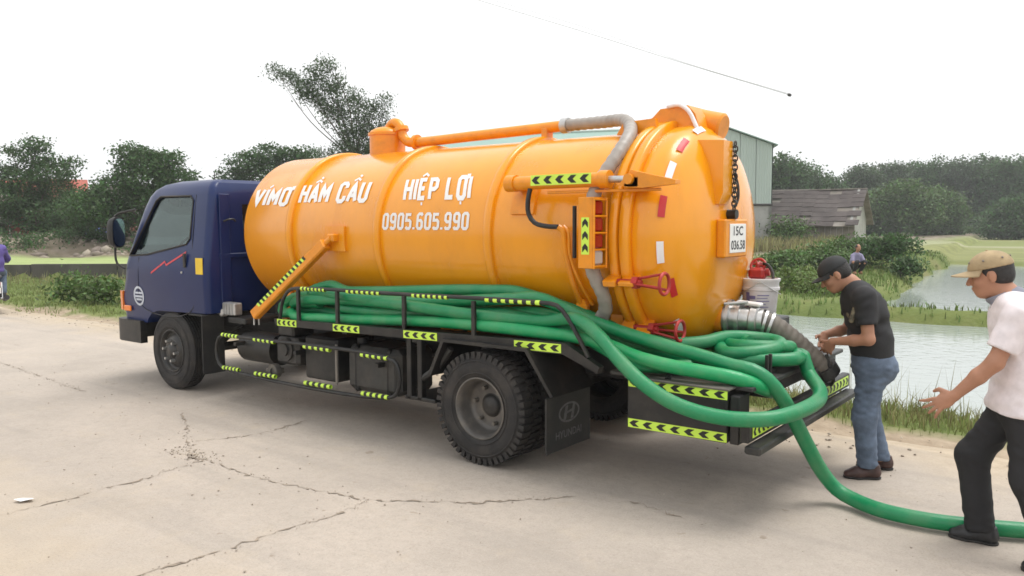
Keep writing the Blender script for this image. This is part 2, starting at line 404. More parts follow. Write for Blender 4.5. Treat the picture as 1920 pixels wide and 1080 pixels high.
# ---- concrete road
def road_material():
    m, t, n, b = _nodes('worn_concrete_road'); L = t.links.new
    tc = n.new('ShaderNodeTexCoord'); ob = tc.outputs['Object']
    def noise(s, d=7, r=.6):
        k = n.new('ShaderNodeTexNoise'); k.inputs['Scale'].default_value = s; k.inputs['Detail'].default_value = d; k.inputs['Roughness'].default_value = r; L(ob, k.inputs['Vector']); return k.outputs[0]
    def ramp(f, stops):
        r = n.new('ShaderNodeValToRGB'); e = r.color_ramp.elements
        while len(e) < len(stops): e.new(.5)
        for i, (p, c) in enumerate(stops): e[i].position = p; e[i].color = (*c, 1)
        L(f, r.inputs[0]); return r.outputs[0]
    def rng_(v, a, c, hi=1.):
        x = n.new('ShaderNodeMapRange'); x.inputs[1].default_value = a; x.inputs[2].default_value = c; x.inputs[4].default_value = hi; L(v, x.inputs[0]); return x.outputs[0]
    def mix(f, a, c):
        x = n.new('ShaderNodeMix'); x.data_type = 'RGBA'; L(a, x.inputs[6]); L(c, x.inputs[7]); L(f, x.inputs[0]); return x.outputs[2]
    def const(c):
        x = n.new('ShaderNodeRGB'); x.outputs[0].default_value = (*c, 1); return x.outputs[0]
    base = ramp(noise(.55), [(.25, (.325, .285, .245)), (.45, (.41, .358, .308)), (.6, (.455, .395, .338)), (.78, (.51, .44, .365))])
    base = mix(rng_(noise(14, 8, .7), .45, .75, .35), base, const((.27, .235, .195)))
    base = mix(rng_(noise(2.6, 9, .7), .55, .75, .45), base, const((.48, .40, .30)))           # sandy dust
    sep = n.new('ShaderNodeSeparateXYZ'); L(ob, sep.inputs[0])
    sand = ramp(noise(7, 9), [(.3, (.39, .315, .225)), (.7, (.50, .415, .31))])
    j = n.new('ShaderNodeMath'); j.operation = 'MULTIPLY_ADD'; L(noise(1.1, 8), j.inputs[0]); j.inputs[1].default_value = 1.6; L(sep.outputs[1], j.inputs[2])
    base = mix(rng_(j.outputs[0], 1.2, 2.1), base, sand)                                         # dusty far shoulder
    j2 = n.new('ShaderNodeMath'); j2.operation = 'MULTIPLY_ADD'; L(noise(1.4, 8), j2.inputs[0]); j2.inputs[1].default_value = 2.2; L(sep.outputs[1], j2.inputs[2])
    base = mix(rng_(j2.outputs[0], -2.0, -3.2, .75), base, sand)                                  # dusty near side
    spots = rng_(noise(5.5, 4, .5), .69, .74, .55)
    base = mix(rng_(noise(70, 6, .8), .50, .66, .45), base, const((.24, .21, .18)))
    base = mix(rng_(noise(95, 5, .8), .56, .68, .5), base, const((.58, .53, .46)))                 # bare aggregate
    base = mix(spots, base, const((.20, .15, .10)))
    st = n.new('ShaderNodeMapping'); st.inputs['Scale'].default_value = (.22, 2.2, 1); L(ob, st.inputs[0]); k2 = n.new('ShaderNodeTexNoise'); k2.inputs['Scale'].default_value = 1.1; k2.inputs['Detail'].default_value = 7; L(st.outputs[0], k2.inputs['Vector'])
    base = mix(rng_(k2.outputs[0], .54, .72, .40), base, const((.25, .225, .20)))                 # old tyre tracks along the road
    L(base, b.inputs['Base Color']); b.inputs['Roughness'].default_value = .88; b.inputs['Specular IOR Level'].default_value = .25
    bp = n.new('ShaderNodeBump'); bp.inputs['Strength'].default_value = .35; bp.inputs['Distance'].default_value = .012; L(noise(45, 9, .75), bp.inputs['Height'])
    b2 = n.new('ShaderNodeBump'); b2.inputs['Strength'].default_value = .4; b2.inputs['Distance'].default_value = .05; L(noise(3, 6), b2.inputs['Height']); L(bp.outputs[0], b2.inputs['Normal']); L(b2.outputs[0], b.inputs['Normal'])
    return m
M['road'] = road_material()
rx = axis_pts([(-1500, -100, 100), (-100, -30, 4), (-30, 20, .25), (20, 100, 4), (100, 1500, 100)])
ry = np.array([-6.5, -5, -4, -3, -2, -1, 0, .6, 1.0, 1.3, 1.55])
RX, RY = np.meshgrid(rx, ry, indexing='ij')
edge = np.where(np.abs(RX) < 40, wob(RX, 0*RX, 1.1)*.12+wob(RX, 0*RX, 5.)*.05, 0)
RY2 = RY+np.where(RY > .5, edge*(RY-.5), 0)
RZ = wob(RX, RY, .8)*.006*(np.abs(RX) < 60)
RZ[:, -1] = -.03; RZ[:, 0] = -.045
ii = np.arange(RX.size).reshape(RX.shape); q = np.stack([ii[:-1, :-1], ii[1:, :-1], ii[1:, 1:], ii[:-1, 1:]], -1).reshape(-1, 4)
road = tag(link('road', np_mesh('road', np.stack([RX, RY2, RZ], -1).reshape(-1, 3), q, 'road')), kind='structure')

# cracks: ragged dirt-filled openings, with crumbs of broken concrete
CR = [[(1.124, -1.547), (1.639, -1.795), (2.215, -2.124), (2.582, -2.282), (2.772, -2.263), (3.186, -2.283), (3.61, -2.267), (3.986, -2.196), (4.391, -2.128), (4.657, -1.952), (4.894, -1.799), (5.146, -1.557), (5.447, -1.252)],
      [(4.391, -2.128), (4.434, -2.39), (4.389, -2.683), (4.367, -2.857), (4.35, -3.163), (4.332, -3.408), (4.291, -3.65)],
      [(2.684, -2.276), (2.724, -2.518), (2.766, -2.786), (2.763, -3.05), (2.777, -3.337), (2.77, -3.53), (2.753, -3.9)],
      [(2.156, -2.027), (2.263, -1.821), (2.368, -1.524), (2.363, -1.299), (2.333, -.981)],
      [(-3.459, -1.446), (-2.294, -1.519), (-1.4, -1.59), (-.637, -1.641)], [(5.77, -1.111), (6.018, -1.143), (6.22, -1.186)]]
CW = [.0062, .0058, .0042, .005, .004, .0035]
M['crack'] = mat('crack_dirt', (.25, .205, .16), .95, var=.4, vs=20)
crumbs = []
for path_, wd in zip(CR, CW):
    P = spline([(a, b, 0) for a, b in path_], .035)
    P[:, 0] += rng.normal(0, .012, len(P)); P[:, 1] += rng.normal(0, .012, len(P))
    T = np.gradient(P, axis=0); T /= np.linalg.norm(T, axis=1)[:, None]+1e-9; N = np.stack([-T[:, 1], T[:, 0], 0*T[:, 0]], 1)
    wv = wd*np.clip(rng.gamma(1.2, .8, len(P))*(.35+.9*np.abs(np.sin(np.arange(len(P))*.23+rng.uniform(0, 6)))), .05, 3.2); wv[0] = wv[-1] = .001
    V = np.concatenate([P+N*wv[:, None], P-N*wv[:, None]]); k = len(P)
    V[:, 2] = wob(V[:, 0], V[:, 1], .8)*.006+.0045
    F = np.array([(i, i+1, k+i+1, k+i) for i in range(k-1)])
    link('crack', np_mesh('crack', V, F, 'crack'), road)
    for _ in range(int(k*.9)):
        c = P[rng.integers(k)]; crumbs.append((c[0]+rng.normal(0, .035), c[1]+rng.normal(0, .035), rng.uniform(.002, .006)))
for _ in range(110): crumbs.append((2.45+rng.normal(0, .20), -2.23+rng.normal(0, .07), rng.uniform(.002, .009)))
for _ in range(5): crumbs.append((2.55+rng.normal(0, .05), -2.28+rng.normal(0, .03), rng.uniform(.012, .022)))
for _ in range(420): crumbs.append((rng.uniform(-3, 8), rng.uniform(-4.6, 1.4), rng.uniform(.002, .008)))
for _ in range(500): crumbs.append((rng.uniform(-10, 9), rng.uniform(.9, 1.9), rng.uniform(.004, .016)))
_ico = np.array([(0, 0, 1), (.89, 0, .45), (.28, .85, .45), (-.72, .53, .45), (-.72, -.53, .45), (.28, -.85, .45), (.72, .53, -.45), (-.28, .85, -.45), (-.89, 0, -.45), (-.28, -.85, -.45), (.72, -.53, -.45), (0, 0, -1)])
_icf = np.array([(0, 1, 2), (0, 2, 3), (0, 3, 4), (0, 4, 5), (0, 5, 1), (1, 6, 2), (2, 7, 3), (3, 8, 4), (4, 9, 5), (5, 10, 1), (6, 7, 2), (7, 8, 3), (8, 9, 4), (9, 10, 5), (10, 6, 1), (6, 11, 7), (7, 11, 8), (8, 11, 9), (9, 11, 10), (10, 11, 6)])
def rocks(name, items, m, flat=.6):
    V = []; F = []
    for i, (x, y, z, s) in enumerate(items):
        v = _ico*rng.uniform(.7, 1.3, (12, 1))*s*np.array([rng.uniform(.7, 1.4), rng.uniform(.7, 1.4), flat]); a = rng.uniform(0, 6.28)
        v[:, :2] = v[:, :2]@np.array([[math.cos(a), -math.sin(a)], [math.sin(a), math.cos(a)]])
        V.append(v+np.array([x, y, z])); F.append(_icf+12*i)
    return np_mesh(name, np.concatenate(V), np.concatenate(F), m, False)
M['gravel'] = mat('loose_gravel', (.36, .31, .25), .9, var=.25, vs=9, island=.22)
tag(link('gravel', rocks('gravel', [(x, y, .002+s*.3, s) for x, y, s in crumbs], 'gravel')), 'loose grit and concrete crumbs scattered over the road', 'gravel', kind='stuff')
mb = MB(); mb.add([(2.56, -3.56, .02), (2.62, -3.54, .012), (2.66, -3.47, .022), (2.60, -3.46, .009), (2.55, -3.50, .010)], [(0, 1, 3, 4), (1, 2, 3)])
tag(mb.build('paper_scrap', mat('paper_white', (.8, .8, .8), .8)), 'small scrap of white litter on the dusty concrete', 'litter')

# ---- ponds
def water_material():
    m, t, n, b = _nodes('pond_water'); L = t.links.new
    b.inputs['Base Color'].default_value = (.30, .335, .315, 1); b.inputs['Roughness'].default_value = .10; b.inputs['IOR'].default_value = 1.33
    tc = n.new('ShaderNodeTexCoord'); k = n.new('ShaderNodeTexNoise'); k.inputs['Scale'].default_value = 5; k.inputs['Detail'].default_value = 4
    L(tc.outputs['Object'], k.inputs['Vector']); bp = n.new('ShaderNodeBump'); bp.inputs['Strength'].default_value = .5; bp.inputs['Distance'].default_value = .02
    L(k.outputs[0], bp.inputs['Height']); L(bp.outputs[0], b.inputs['Normal']); return m
M['water'] = water_material()
tag(link('pond_water', np_mesh('pond_water', np.array([(-6, 2.2, WATER_Z), (70, 2.2, WATER_Z), (70, 43, WATER_Z), (-6, 43, WATER_Z)]), np.array([(0, 1, 2, 3)]), 'water', False)), kind='structure')

# ---- grass made of blades
def blades(name, xy, hgt, wid, m, lean=.45, z0=None, seg=2):
    n = len(xy); x, y = xy[:, 0], xy[:, 1]; z = ground_h(x, y) if z0 is None else z0
    h = hgt*rng.uniform(.45, 1.25, n); a = rng.uniform(0, 2*math.pi, n); ln = lean*rng.uniform(.1, 1.3, n)*h
    ta = rng.uniform(0, 2*math.pi, n); wx, wy = np.cos(ta)*wid*rng.uniform(.6, 1.3, n), np.sin(ta)*wid*rng.uniform(.6, 1.3, n)
    dx, dy = np.cos(a)*ln, np.sin(a)*ln
    B = np.stack([x, y, z-.02], 1); W = np.stack([wx, wy, 0*wx], 1)
    mid = B+np.stack([dx*.3, dy*.3, h*.6], 1); tip = B+np.stack([dx, dy, h], 1)
    V = np.stack([B-W, B+W, mid+W*.8, mid-W*.8, tip], 1).reshape(-1, 3); o = (np.arange(n)*5)[:, None]
    F = np.concatenate([o+np.array([0, 1, 2]), o+np.array([0, 2, 3]), o+np.array([3, 2, 4])])
    return np_mesh(name, V, F, m, False)
M['grass'] = mat('grass_blades', (.125, .185, .045), .6, var=.2, vs=1.2, island=.45, transl=.35)
M['lawn'] = mat('pale_verge_grass', (.21, .26, .085), .65, var=.25, vs=1.0, island=.35, transl=.35)
M['drygrass'] = mat('dry_grass_blades', (.25, .24, .105), .7, var=.25, vs=1.5, island=.4, transl=.35)
M['leaf'] = mat('leaf_green', (.085, .150, .038), .55, var=.2, vs=1., island=.5, transl=.3)
M['leafdark'] = mat('leaf_dark', (.060, .118, .036), .6, var=.2, vs=.7, island=.5, transl=.35)
M['leafpale'] = mat('leaf_grey_green', (.075, .118, .054), .6, var=.2, vs=.7, island=.45, transl=.35)
M['bark'] = mat('bark', (.12, .10, .08), .9, var=.3, vs=6, bump=.6, bs=25)

def scatter(n, x0, x1, y0, y1, keep):
    x = rng.uniform(x0, x1, n); y = rng.uniform(y0, y1, n); k = keep(x, y); return np.stack([x[k], y[k]], 1)
above = lambda x, y: ground_h(x, y) > WATER_Z+.02
tuft = lambda x, y, s, t: wob(x, y, s) > t
# verge beside the pond
g1 = scatter(26000, .5, 13.5, 1.75, 3.75, lambda x, y: above(x, y) & (rng.uniform(0, 1, len(x)) < .25+.75*smoothstep(1.7, 2.5, y+wob(x, y, 2.5)*.5)))
tag(link('verge_grass', blades('verge_grass', g1, .13, .006, 'lawn')), 'green grass on the pond bank beside the road', 'grass', kind='stuff')
g2 = scatter(9000, .5, 13.5, 1.85, 3.6, lambda x, y: above(x, y) & tuft(x, y, 1.3, -.05))
tag(link('dry_verge_grass', blades('dry_verge_grass', g2, .22, .005, 'drygrass', .7)), 'straw coloured tall grass tufts on the pond bank', 'grass', kind='stuff')
g3 = scatter(420, 3, 13, 2.0, 3.5, lambda x, y: above(x, y) & tuft(x, y, 1.1, .15))
tag(link('weed_stems', blades('weed_stems', g3, .55, .0035, 'drygrass', .5)), 'thin tall weed stems rising from the pond bank', 'weeds', kind='stuff')
# verge on the left
g4 = scatter(36000, -30, -3.2, 1.3, 8.5, lambda x, y: (((x-_wo[0])*_wn[0]+(y-_wo[1])*_wn[1]) < -.1) & (rng.uniform(0, 1, len(x)) < smoothstep(1.4, 2.4, y+wob(x, y, 1.5)*.6)))
tag(link('roadside_grass', blades('roadside_grass', g4, .11, .012, 'lawn')), 'short green grass beside the road ahead of truck', 'grass', kind='stuff')
g4b = scatter(5000, -34, -6, 2.6, 12, lambda x, y: (((x-_wo[0])*_wn[0]+(y-_wo[1])*_wn[1]) < -.05) & (((x-_wo[0])*_wn[0]+(y-_wo[1])*_wn[1]) > -3))
tag(link('ditch_grass', blades('ditch_grass', g4b, .32, .012, 'drygrass', .5)), 'dry reedy grass below the low grey wall', 'grass', kind='stuff')
# bund and far bank
g5 = scatter(52000, -6, 22, 13.2, 44, lambda x, y: above(x, y) & ((y < 17) | (x < 4.5)) & (y < 41))
tag(link('bund_grass', blades('bund_grass', g5, .17, .015, 'grass')), 'green grass on the bund and bank between the ponds', 'grass', kind='stuff')
g6 = scatter(8000, -26, -3.5, 36, 52, lambda x, y: above(x, y) & (x < -3.5-(y-36)*.25))
tag(link('reed_bank', blades('reed_bank', g6, .8, .035, 'drygrass', .5)), 'brownish reeds and tall grass in front of the old hut', 'reeds', kind='stuff')

# ================================================================== TREES AND SHRUBS
def polar(az, d):
    return np.array([CAM[0]+d*math.cos(R(az)), CAM[1]+d*math.sin(R(az))])

def leaf_mesh(name, blobs, n, size, m, aspect=1.7, surf=.45, droop=.0):
    B = np.array(blobs, float); vol = (B[:, 3]*B[:, 4]*B[:, 5])**(2/3); pick = rng.choice(len(B), n, p=vol/vol.sum())
    d = rng.normal(0, 1, (n, 3)); d /= np.linalg.norm(d, axis=1)[:, None]
    r = rng.uniform(surf, 1.06, n)**.7
    C = B[pick, :3]+d*B[pick, 3:6]*r[:, None]
    # leaves gather in sprays round twig ends, leaving gaps between them
    k = max(8, n//9); S = C[rng.integers(0, n, k)]; near = rng.integers(0, k, n)
    C = S[near]+(rng.normal(0, 1, (n, 3))*size*np.array([1.25, 1.25, .8]))
    nrm = d*.5+rng.normal(0, .6, (n, 3))+np.array([0, 0, .5]); nrm /= np.linalg.norm(nrm, axis=1)[:, None]
    t = rng.normal(0, 1, (n, 3)); t[:, 2] -= droop; t -= nrm*(t*nrm).sum(1)[:, None]; t /= np.linalg.norm(t, axis=1)[:, None]; b = np.cross(nrm, t)
    L = size*rng.uniform(.6, 1.3, n)[:, None]; Wd = L/aspect
    V = np.stack([C-t*L*.5, C+b*Wd*.5-nrm*L*.06, C+t*L*.5, C-b*Wd*.5-nrm*L*.06], 1).reshape(-1, 3)
    return np_mesh(name, V, np.arange(n*4).reshape(-1, 4), m, False)

def limb_mesh(name, base, blobs, r0, m='bark', lean=(0, 0), fork=.35, twigs=2, top=None):
    mb = MB(); B = np.array(blobs, float); zt = B[:, 2].max() if top is None else top
    zf = base[2]+fork*(zt-base[2])
    fk = np.array([base[0]+lean[0], base[1]+lean[1], zf])
    mid = (np.array(base)+fk)/2+np.array([rng.normal(0, .1), rng.normal(0, .1), 0])
    s = spline([np.array(base)-[0, 0, .2], mid, fk], .5); mb.tube(s, np.linspace(r0, r0*.72, len(s)), 9)
    for c in B:
        e = c[:3]; h = (fk+e)/2+rng.normal(0, .12, 3)*np.linalg.norm(e-fk)*.5; s = spline([fk, h, e], .5)
        mb.tube(s, np.linspace(r0*.5, r0*.13, len(s)), 6)
        for _ in range(twigs):
            p = s[rng.integers(len(s)//2, len(s))]; g = e+rng.normal(0, .55, 3)*c[3:6]
            tw = spline([p, (p+g)/2+rng.normal(0, .08, 3), g], .6); mb.tube(tw, np.linspace(r0*.16, r0*.05, len(tw)), 5, False)
    return mb.mesh(name, m)

def tree(name, label, az, d, z, blobs, n, size, m, r0=.16, group=None, lean=(0, 0), fork=.35, twigs=2, aspect=1.7, droop=0., surf=.45, cat='tree'):
    """blobs: (sideways, away, height, r_side, r_away, r_height) seen from the road"""
    bx, by = polar(az, d); a = R(az); rt = np.array([math.sin(a), -math.cos(a)]); fw = np.array([math.cos(a), math.sin(a)])
    t = thing(name, label, cat, (bx, by, z), group, world=False)
    Bl = [(s*rt[0]+f*fw[0], s*rt[1]+f*fw[1], h, rs, ra, rh) for s, f, h, rs, ra, rh in blobs]
    link('crown', leaf_mesh('crown', Bl, n, size, m, aspect, surf, droop), t)
    ln = lean[0]*rt+lean[1]*fw
    link('trunk', limb_mesh('trunk', (0, 0, 0), Bl, r0, 'bark', ln, fork, twigs), t)
    return t

def rblobs(n, w, d, z0, z1, r, flat=.75):
    out = []
    for i in range(n):
        u = rng.uniform(-1, 1); f = (z1-z0)
        zz = z0+f*rng.uniform(0, 1)
        taper = 1-.55*max(0, (zz-z0)/f-.35)
        out.append((u*w*taper, rng.uniform(-1, 1)*d*taper, zz, r*rng.uniform(.7, 1.25), r*rng.uniform(.7, 1.25), r*flat*rng.uniform(.7, 1.2)))
    return out
AZ = lambda px: 127.69-math.degrees(math.atan((px-960)/1513.4))
# left trees
G_L = 'trees by the houses on the left'
tree('spreading_tree', 'airy tree with open top at the far left edge, before the red roofs', AZ(72), 50, .9,
     [(-1.5, 0, 2.2, 1.5, 1.4, .9), (1.2, .3, 2.4, 1.4, 1.3, .8), (-.6, 0, 3.2, 1.3, 1.3, .7), (.8, -.3, 3.5, 1.2, 1.2, .6), (-1.5, .2, 3.7, .9, .9, .4), (.1, .2, 4.4, 1.1, 1., .45), (1.7, 0, 4.2, .7, .7, .3), (.2, 0, 5.1, .8, .7, .35), (-1.0, 0, 4.7, .6, .6, .25), (0, 0, 1.4, 2.2, 1.4, .9)],
     16000, .16, 'leafdark', .12, G_L, fork=.25)
tree('round_tree', 'dense layered dark green tree behind the truck cab', AZ(272), 44, .9,
     [(-2.3, 0, 1.7, 1.3, 1.3, .9), (-1.2, .4, 2.5, 1.3, 1.3, .8), (.2, 0, 3.0, 1.6, 1.5, .9), (1.5, 0, 3.1, 1.2, 1.2, .6), (2.0, .3, 2.2, 1.1, 1.2, .7), (.1, 0, 3.9, 1.3, 1.2, .55), (1.0, 0, 4.1, 1.0, 1., .4), (-.4, 0, 4.4, .8, .8, .35), (.5, 0, 1.7, 2.0, 1.6, 1.0), (-1.8, .5, .9, 1.6, 1.2, .8), (1.2, 0, .9, 1.6, 1.2, .8)],
     26000, .16, 'leafdark', .14, G_L, fork=.22)
tree('low_tree', 'low bushy tree between two taller trees beside the houses', AZ(170), 54, .9,
     rblobs(9, 1.9, 1.2, .6, 2.5, 1.0), 8000, .16, 'leafdark', .1, G_L)
tree('hedge_tree', 'squat shrubby tree hugging the left edge of the picture', AZ(5), 56, .9, rblobs(8, 2.0, 1.2, .8, 2.7, 1.0), 8000, .16, 'leafpale', .1, G_L)
# behind the tank
G_B = 'trees behind the tank'
tree('broad_tree', 'broad dark green tree just left of the tall thin tree', AZ(520), 52, .2,
     [(-2.4, 0, 4.4, .9, 1.2, .7), (-1.6, 0, 5.2, 1.1, 1.2, .7), (-.3, 0, 5.7, 1.2, 1.2, .7), (.9, .2, 5.5, 1.2, 1.2, .7), (2.0, 0, 5.4, 1.2, 1.2, .8), (-1.0, 0, 4.2, 1.6, 1.4, 1.0), (1.2, 0, 4.3, 1.7, 1.4, 1.1), (0, 0, 3.0, 2.2, 1.4, 1.2), (2.8, 0, 4.5, 1.2, 1.2, 1.)],
     22000, .17, 'leafdark', .16, G_B)
tree('tall_thin_tree', 'tall sparse grey-green tree leaning left above the tank', AZ(688), 42, .2,
     [(-2.8, 0, 8.0, .6, .6, .5), (-1.9, 0, 7.5, .6, .6, .5), (-.2, 0, 6.3, .6, .6, .5), (.9, 0, 6.1, .5, .6, .6), (-.9, 0, 6.1, .6, .6, .5), (.2, 0, 5.3, .8, .7, .6), (-.5, 0, 8.0, .5, .5, .4), (-4.2, 0, 9.05, .5, .6, .45), (-3.6, 0, 8.75, .6, .6, .5), (-3.0, 0, 8.6, .6, .6, .5), (-2.3, .2, 9.0, .7, .6, .6), (-1.75, 0, 9.5, .55, .6, .45), (-2.2, 0, 8.1, .75, .7, .6), (-1.5, 0, 8.5, .7, .7, .6), (-1.2, .2, 7.5, .75, .7, .6), (-.8, 0, 6.8, .7, .7, .6), (-1.6, 0, 6.9, .6, .6, .5), (-.3, 0, 7.6, .5, .6, .4), (.1, 0, 6.9, .6, .6, .5), (.5, 0, 7.5, .4, .5, .4), (1.05, 0, 7.7, .35, .4, .55), (1.15, 0, 6.8, .4, .5, .7), (.5, 0, 6.0, .7, .7, .7), (-.6, 0, 5.6, .9, .8, .7), (.9, 0, 5.2, .8, .8, .7), (-1.3, 0, 5.0, .7, .8, .5)],
     17000, .14, 'leafpale', .075, G_B, lean=(-.45, 0), fork=.5, twigs=3, aspect=2.4, droop=.5, surf=.2)
tree('back_tree', 'dark tree showing low between the pipe neck and tall tree', AZ(650), 50, .2, [(-1.6, 0, 4.6, 1.3, 1.2, .8), (0, 0, 4.9, 1.4, 1.2, .8), (1.4, 0, 4.8, 1.3, 1.2, .8), (0, 0, 3.4, 2.4, 1.3, 1.2)], 9000, .16, 'leafdark', .14, G_B)
# the wood across the fields
G_W = 'trees of the wood across the fields'
def wood_tree(px, d, top, wd, label, m='leafdark', n=12000, low=.6, size=.36):
    z = -.2; h = (421-top-13)*d/1513.4+CAM[2]-z; wm = wd*d/1513.4/2; r = wm*.62
    bl = [(0, 0, h-r*.75, r*.9, r, r*.7), (-wm*.4, .2, h-r*1.15, r, r, r*.7), (wm*.42, 0, h-r*1.2, r*.95, r, r*.7)]
    k = 0; zz = h-r*1.9
    while zz > low:
        bl += [(-wm*.55+rng.normal(0, .2), 0, zz, r, r, r*.7), (wm*.5+rng.normal(0, .2), .3, zz+.3, r, r, r*.7), (rng.normal(0, .3), -.5, zz+.1, r, r, r*.8)]; zz -= r*.95
    return tree('wood_tree', label, AZ(px), d, z, bl, n, size, m, .2, G_W, fork=.3, twigs=1)
for px, d, top, wd, lab, m in [
    (1462, 92, 290, 80, 'dark tree rising directly behind the green shed corner', 'leafdark'),
    (1505, 98, 306, 76, 'rounded dark tree behind the roof of the old hut', 'leafdark'),
    (1548, 104, 330, 70, 'lower dark tree at the right end of the hut roof', 'leafdark'),
    (1612, 112, 312, 58, 'pointed tree standing alone in the gap right of the hut', 'leafpale'),
    (1665, 124, 305, 66, 'tree with ragged top left of the long wood', 'leafpale'),
    (1712, 128, 308, 70, 'wood tree above the round bushy tree', 'leafdark'),
    (1755, 130, 303, 70, 'wood tree at the middle of the skyline over the fields', 'leafdark'),
    (1798, 128, 306, 66, 'wood tree above the cap of the walking man', 'leafpale'),
    (1838, 130, 302, 66, 'tall crowned wood tree right above the tan cap', 'leafdark'),
    (1880, 126, 305, 70, 'wood tree second from the right edge', 'leafdark'),
    (1925, 128, 303, 70, 'wood tree cut by the right edge', 'leafdark'),
    (1690, 100, 338, 110, 'round bushy paler green tree at the foot of the wood', 'leaf'),
    (1755, 108, 352, 80, 'smaller bushy tree beside the round pale one', 'leaf'),
    (1640, 104, 356, 80, 'low bush like tree left of the round pale one', 'leafdark'),
    (1905, 104, 372, 80, 'low bushy tree at the right edge before the wood', 'leafdark'),
    (1592, 118, 362, 60, 'low tree filling the gap beyond the hut', 'leafdark')]:
    wood_tree(px, d, top, wd, lab, m)
tag(link('wood_undergrowth', leaf_mesh('wood_undergrowth', [(*polar(AZ(px), dd), .9, 4.5, 3, 2.0) for px, dd in [(1480, 100), (1540, 105), (1600, 116), (1650, 118), (1710, 124), (1770, 126), (1830, 126), (1890, 124), (1950, 126), (1745, 118), (1865, 118)]], 14000, .35, 'leafdark')), 'dark undergrowth along the foot of the far wood', 'undergrowth', kind='stuff')
# shrubs
def shrub(name, label, az, d, w_, h, n, size, m='leaf', group=None, z=None, aspect=1.6):
    x, y = polar(az, d); z = float(ground_h(x, y)) if z is None else z
    bl = [(rng.uniform(-1, 1)*w_*.35, rng.uniform(-1, 1)*w_*.3, h*rng.uniform(.3, .72), w_*.28, w_*.28, h*.3) for _ in range(7)]
    bl[0] = (0, 0, h*.72, w_*.25, w_*.25, h*.26)
    a = R(az); rt = np.array([math.sin(a), -math.cos(a)]); fw = np.array([math.cos(a), math.sin(a)])
    t = thing(name, label, 'shrub', (x, y, z), group, world=False)
    Bl = [(s*rt[0]+f*fw[0], s*rt[1]+f*fw[1], hh, a_, b_, c_) for s, f, hh, a_, b_, c_ in bl]
    link('foliage', leaf_mesh('foliage', Bl, n, size, m, aspect), t)
    link('stem', limb_mesh('stem', (0, 0, 0), Bl, .025, 'bark', (0, 0), .25, 1), t)
    return t
G_S = 'shrubs on the grassy bank by the ponds'
for px, d, ww, h, n, lab, m in [
    (1668, 33, 2.1, 1.25, 2600, 'dark broad shrub at the right end of the pond bank', 'leafdark'),
    (1610, 34, 2.2, 1.15, 2200, 'leafy shrub behind the crouching figure on the bank', 'leaf'),
    (1555, 32, 2.0, 1.0, 1900, 'mid green shrub above the black cap', 'leaf'),
    (1500, 31, 1.9, .8, 1500, 'small ragged shrub left of the black cap', 'leaf'),
    (1455, 30, 1.6, .75, 1200, 'low weedy shrub right of the tank end', 'leaf'),
    (1692, 31, 1.1, .7, 900, 'low dark shrub trailing towards the farther pond', 'leafdark')]:
    shrub('bank_shrub', lab, AZ(px), d, ww, h, n, .13, m, G_S)
shrub('bank_weed', 'bright leafy weed clump on the grass beside the white bucket', AZ(1490), 24, 1.6, .6, 1500, .10, 'grass', G_S)
shrub('bank_weed', 'bright low weed patch on bank between bucket and black shirt', AZ(1545), 23, 1.8, .5, 1500, .10, 'grass', G_S)
shrub('hut_shrub', 'banana like green clump growing against the old hut', AZ(1480), 53, 2.4, 1.9, 1500, .30, 'leaf', aspect=3.0)
G_R = 'leafy plants on the left verge'
shrub('verge_plant', 'taller leafy plant on verge before the grey wall', AZ(132), 20.5, 1.1, .78, 900, .12, 'leaf', G_R, aspect=2.4)
shrub('verge_plant', 'lower broad leafed plant on verge beside the truck bumper', AZ(182), 19.5, .9, .55, 700, .13, 'leaf', G_R, aspect=2.4)

# ================================================================== BUILDINGS AND WALLS
M['cladgreen'] = mat('pale_green_cladding', (.42, .50, .455), .5, var=.05, vs=.6, dirt=(.3, .36, .32), da=.3, ds=.7, stretch=(1, 1, .3))
M['roofgreen'] = mat('green_roof_sheet', (.24, .36, .31), .5, var=.06, vs=.6)
M['render'] = mat('weathered_render', (.36, .36, .34), .9, var=.15, vs=.7, dirt=(.16, .16, .14), da=.6, ds=1.2)
M['thatch'] = mat('old_grey_tiles', (.085, .07, .066), .9, var=.3, vs=1.5, dirt=(.20, .18, .17), da=.3, ds=.9)
M['timber'] = mat('weathered_timber', (.20, .175, .15), .9, var=.3, vs=2, dirt=(.40, .38, .35), da=.6, ds=.8)
M['wallgrey'] = mat('canal_wall_concrete', (.10, .092, .08), .95, var=.3, vs=1.2, dirt=(.045, .05, .03), da=.7, ds=.9, stretch=(1, 1, .25))
M['redroof'] = mat('red_roof', (.34, .085, .055), .7, var=.2, vs=2); M['brick'] = mat('brick_wall', (.30, .13, .095), .9, var=.25, vs=3)
M['creamwall'] = mat('cream_wall', (.52, .50, .46), .85, var=.1, vs=1); M['bluetarp'] = mat('blue_tarp', (.05, .07, .40), .5, var=.15)
M['darkpane'] = mat('dark_opening', (.02, .022, .025), .3)

def frame_at(az, d, turn=0.):
    """origin and axes (right, away) of a building seen from the road; turn rotates it about its middle"""
    x, y = polar(az, d); a = R(az+turn); return np.array([x, y]), np.array([math.sin(a), -math.cos(a)]), np.array([math.cos(a), math.sin(a)])
def loc3(fr, s, f, z): o, rt, fw = fr; p = o+rt*s+fw*f; return (p[0], p[1], z)
def quad_slab(mb, fr, pts, th=.05, mi=0):
    P = np.array([loc3(fr, *p) for p in pts]); nrm = np.cross(P[1]-P[0], P[2]-P[0]); nrm /= np.linalg.norm(nrm); n = len(P)
    V = np.concatenate([P, P-nrm*th]); F = [tuple(range(n)), tuple(range(2*n-1, n-1, -1))]+[(i, n+i, n+(i+1) % n, (i+1) % n) for i in range(n)]
    mb.add(V, F, mi)

